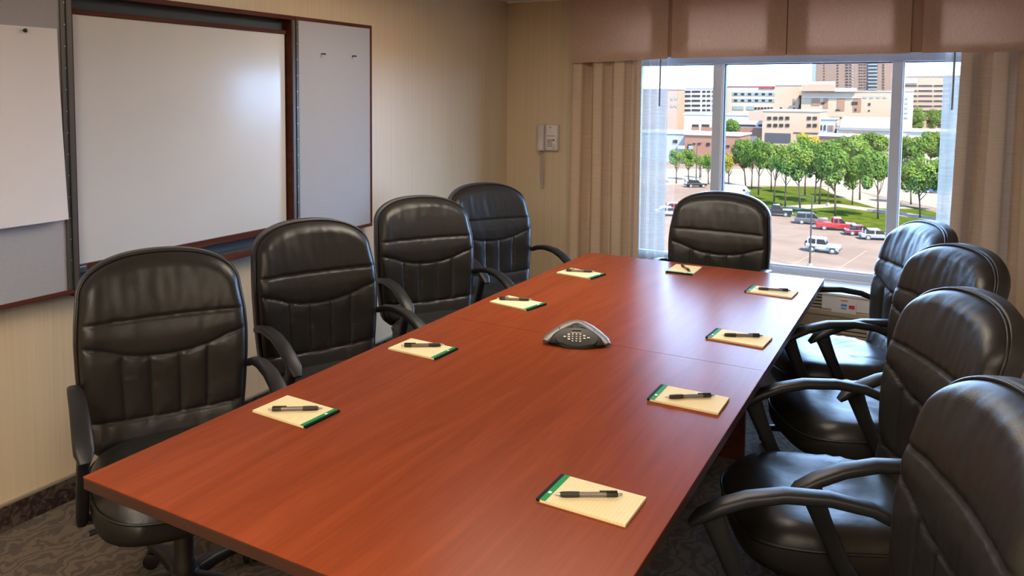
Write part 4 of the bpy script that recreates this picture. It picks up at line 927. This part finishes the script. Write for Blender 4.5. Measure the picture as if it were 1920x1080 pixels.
W = [(1538.5 + 7 * k, 1541 + 7 * k, 234.5, 244, dg) for k in range(2)] + [(1553 + 3.6 * k, 1555 + 3.6 * k, 235, 245, 'recess_brown') for k in range(3)]
hb_ = building('grey_house', 'grey gabled building with narrow windows in front of the peach building', 1539, 1566, 224, 290, 10, 'wall_grey', W)
t = building('pitched_roof_hall', 'low cream hall with broad grey pitched roof', 1569, 1690, 243, 285, 16, 'wall_cream', [(1580 + 19 * k, 1593 + 19 * k, 247.5, 250.5, 'recess_brown') for k in range(3)], (), 'roof_grey')
P = ony(1566, 243, 285); Q = ony(1650, 230, 285); cx = t.location.x
MB().prism([(-0.6, P[2] - ZG), (16.6, P[2] - ZG), (8, Q[2] - ZG + 1.6)], P[0] - cx + 1.2, -(P[0] - cx + 1.2), 'x').build('pitched_roof', 'roof_grey', t)
building('brick_store', 'low dark red brick store with white roof edge behind the lawn trees', 1536, 1612, 257, 258, 14, 'wall_brick', [(1540 + 14 * k, 1549 + 14 * k, 262, 270, 'recess_brown') for k in range(5)], [(1500, 1640, 253.5, 257.5, 0.6, 'wall_white', 'parapet')], 'wall_white')
W = []
for r in range(13):
    v = 104 + 5.4 * r
    W += [(1585, 1590, v, v + 2.6, dg), (1592.5, 1596, v, v + 2.4, dg), (1597.5, 1600, v, v + 2.6, pg), (1610, 1613, v, v + 2.4, dg), (1614.5, 1617, v, v + 2.6, dg), (1619, 1622, v, v + 2.2, dg), (1654, 1658, v, v + 3, dg), (1569, 1572, v + 1, v + 3.2, dg), (1544, 1546, v + 1, v + 3, dg)]
building('brown_tower', 'tall brown brick apartment tower with dark balcony column', 1525, 1690, 60, 640, 40, 'wall_brown', W, [(1629, 1644, 62, 172, 0.4, 'far_panel', 'balcony_column')] + [(1628, 1645, 100 + 6.6 * r, 102.2 + 6.6 * r, 1.6, 'far_glass_pale', 'balcony') for r in range(11)] + [(1525, 1529, 62, 160, 0.4, 'far_glass_pale', 'corner_strip')])
W = [(a, b2, v, v + 2.6, dg) for v in (159.5, 169, 178.5, 188, 197.5, 207) for a, b2 in ((1697, 1719, ), (1722, 1748), (1751.5, 1772), (1776, 1800), (1804, 1828))]
building('banded_office', 'tan office block with long dark window bands', 1690, 1850, 143, 430, 30, 'wall_tan', W, [(1696, 1720, 147, 156, 0.6, 'wall_white', 'roof_plant')])
building('stair_tower', 'narrow pale peach stair tower beside the tan office block', 1690, 1711, 171, 360, 16, 'wall_cream', [(1696, 1702, 183 + 9 * k, 186 + 9 * k, pg) for k in range(5)])
building('low_white_shed', 'low white shed roof among the distant trees', 1692, 1800, 248, 262, 14, 'wall_cream', (), [(1705, 1740, 244, 248, 0.5, 'wall_white', 'roof_hump')])

# ------------------------------------------------------------------ vehicles
def vehicle(name, label, cat, kind, px, heading, m, L=4.6, Wd=1.85, H=1.6):
    """origin on the ground under the centre; +x is forward"""
    g = G(*px); t = thing(name, label, cat, (g.x, g.y, ZG + 0.01), math.radians(heading)); h = L / 2; y = Wd / 2
    wr = 0.36 if kind != 'jeep' else 0.42; ax = L * 0.29
    lo = 0.30 if kind in ('car',) else 0.42
    belt = H * (0.58 if kind in ('car', 'suv') else 0.60)
    body = MB().box(-h, h, -y, y, lo, belt, 0.10)
    if kind == 'car': cab = [(-h * 0.78, belt), (-h * 0.52, H), (h * 0.10, H), (h * 0.48, belt)]
    elif kind == 'suv': cab = [(-h * 0.95, belt), (-h * 0.82, H), (h * 0.12, H), (h * 0.42, belt)]
    elif kind == 'jeep': cab = [(-h * 0.88, belt), (-h * 0.86, H), (h * 0.10, H), (h * 0.24, belt)]
    elif kind == 'van': cab = [(-h * 0.99, belt), (-h * 0.99, H), (h * 0.62, H), (h * 0.92, belt)]
    else: cab = [(-h * 0.14, belt), (-h * 0.08, H), (h * 0.26, H), (h * 0.48, belt)]
    def inset(c, k, dz):
        cxm = sum(p[0] for p in c) / 4; return [(cxm + (p[0] - cxm) * k, p[1] if p[1] == belt else p[1] - dz) for p in c]
    b_ = body.build('body', m, t)
    ys = y * 0.86
    if kind == 'van':
        MB().prism(cab, -ys * 1.1, ys * 1.1).build('box_body', m, t); MB().prism([(h * 0.60, belt * 0.9), (h * 0.60, H * 0.75), (h * 0.72, H * 0.75), (h * 0.80, belt * 0.9)], -ys * 1.12, ys * 1.12).build('window_glass', 'car_glass', t)
    else:
        MB().prism(cab, -ys, ys).build('window_glass', 'car_glass', t)
        c2 = [(cab[1][0] - 0.06, H - 0.10), (cab[1][0], H + 0.03), (cab[2][0], H + 0.03), (cab[2][0] + 0.10, H - 0.10)]
        MB().prism(c2, -ys - 0.02, ys + 0.02).build('roof_panel', m, t)
        for s in (-1, 1):
            ms = MB()
            for q in (cab[0][0] * 0.99, (cab[1][0] + cab[2][0]) / 2, ):
                ms.box(q - 0.06, q + 0.10, s * (ys - 0.02), s * (ys + 0.015), belt - 0.02, H - 0.02) if s > 0 else ms.box(q - 0.06, q + 0.10, -(ys + 0.015), -(ys - 0.02), belt - 0.02, H - 0.02)
            ms.build('door_pillar', m, t)
    if kind == 'pickup':
        MB().box(-h * 0.97, -h * 0.16, -y * 0.82, y * 0.82, belt - 0.02, belt + 0.015).build('bed_liner', 'car_black', t)
        MB().box(-h * 1.0, -h * 0.14, -y, -y * 0.9, belt, belt + 0.12, 0.02).build('bed_side', m, t); MB().box(-h * 1.0, -h * 0.14, y * 0.9, y, belt, belt + 0.12, 0.02).build('bed_side', m, t); MB().box(-h * 1.0, -h * 0.96, -y * 0.9, y * 0.9, belt - 0.1, belt + 0.12, 0.02).build('tailgate', m, t)
    if kind == 'jeep':
        MB().lathe([(0.16, 0), (0.37, 0.02), (0.37, 0.20), (0.16, 0.22)], 18, Matrix.Translation((-h - 0.20, 0, 0.95)) @ Matrix.Rotation(math.pi / 2, 4, 'Y')).build('spare_wheel', 'tyre', t)
        MB().box(h * 0.98, h * 1.08, -y * 0.95, y * 0.95, 0.5, 0.68, 0.03).build('bumper', 'tyre', t)
        for s in (-1, 1):
            for q in (-ax, ax): MB().box(q - 0.55, q + 0.55, s * y - 0.14, s * y + 0.14, 0.82, 0.90, 0.02).build('fender', m, t)
    else:
        for q in (-h, h): MB().box(q - 0.06, q + 0.06, -y * 0.9, y * 0.9, lo, lo + 0.18, 0.03).build('bumper', 'tyre' if kind != 'pickup' else 'wheel_rim', t)
    for s in (-1, 1):
        for q in (-ax * 1.03, ax * 1.08):
            wl = MB().lathe([(wr * 0.55, -0.12), (wr, -0.10), (wr, 0.10), (wr * 0.55, 0.12)], 18, Matrix.Translation((q, s * (y - 0.09), wr)) @ Matrix.Rotation(math.pi / 2, 4, 'X')).build('wheel', 'tyre', t)
            MB().lathe([(wr * 0.60, 0.115), (wr * 0.2, 0.135)], 14, Matrix.Translation((q, s * (y - 0.09), wr)) @ Matrix.Rotation(-s * math.pi / 2, 4, 'X')).build('rim', 'wheel_rim', wl)
    return t
vehicle('jeep', 'white boxy off-road car with rear spare wheel alone in the parking lot', 'car', 'jeep', (1543, 473), -4, 'car_white', 4.0, 1.75, 1.85)
vehicle('pickup_truck', 'bright red pickup truck parked at the lawn edge', 'truck', 'pickup', (1566, 431), 14, 'car_red', 5.6, 1.95, 1.85)
vehicle('parked_car', 'grey hatchback parked beside the bright red pickup truck', 'car', 'suv', (1521, 420), 10, 'car_grey', 4.8, 1.9, 1.75)
vehicle('pickup_truck', 'black pickup truck parked nearest the end chair', 'truck', 'pickup', (1452, 404), 8, 'car_black', 5.6, 1.95, 1.85)
vehicle('parked_car', 'dark crimson sedan parked between red pickup and silver car', 'car', 'car', (1614, 441), 18, 'car_crimson', 4.5, 1.8, 1.45)
vehicle('parked_car', 'silver sedan parked beside the dark crimson sedan', 'car', 'car', (1644, 449), 18, 'car_silver', 4.5, 1.8, 1.45)
vehicle('street_car', 'dark maroon car driving on the street by the small trees', 'car', 'suv', (1304, 351), 35, 'car_black', 4.6, 1.85, 1.6)
vehicle('box_truck', 'white box truck at the lawn corner behind the end chair', 'truck', 'van', (1376, 370), 4, 'car_white', 6.0, 2.2, 2.4)
vehicle('parked_car', 'white car parked below the sheer curtain', 'car', 'car', (1255, 404), 20, 'car_white', 4.5, 1.8, 1.45)
vehicle('parked_car', 'pale red car parked beside the white car below the sheer curtain', 'car', 'car', (1268, 396), 20, 'car_red', 4.5, 1.8, 1.45)
vehicle('parked_car', 'blue car parked on the street behind the lawn trees', 'car', 'car', (1752, 362), 10, 'car_blue', 4.5, 1.8, 1.45)

# ------------------------------------------------------------------ lamp posts
def lamp_post(base, top_v, arm, label):
    g = G(*base); zt = ony(base[0], top_v, g.y)[2]; H = zt - ZG
    t = thing('lamp_post', label, 'lamp post', (g.x, g.y, ZG))
    MB().lathe([(0.28, 0), (0.28, 0.7)], 12).build('footing', 'concrete', t)
    MB().tube([(0, 0, 0.6), (0, 0, H)], [0.11, 0.07], 8).build('post', 'pole_metal', t, smooth=True)
    MB().tube([(0, 0, H - 0.05), (arm, 0, H + 0.1)], 0.05, 6).build('lamp_arm', 'pole_metal', t)
    MB().box(arm - 0.35 if arm < 0 else arm, arm if arm < 0 else arm + 0.35, -0.18, 0.18, H + 0.02, H + 0.18, 0.03).build('lamp_head', 'pole_metal', t)
lamp_post((1518, 505), 369, -0.9, 'tall parking lot lamp post behind the white off-road car')
lamp_post((1305, 342), 268, 0.8, 'thin street lamp post by the brick corner building')
lamp_post((1314, 338), 316, 0.5, 'short street lamp post by the small trees')
lamp_post((1552, 387), 352, 0.5, 'short lamp post on the lawn path')
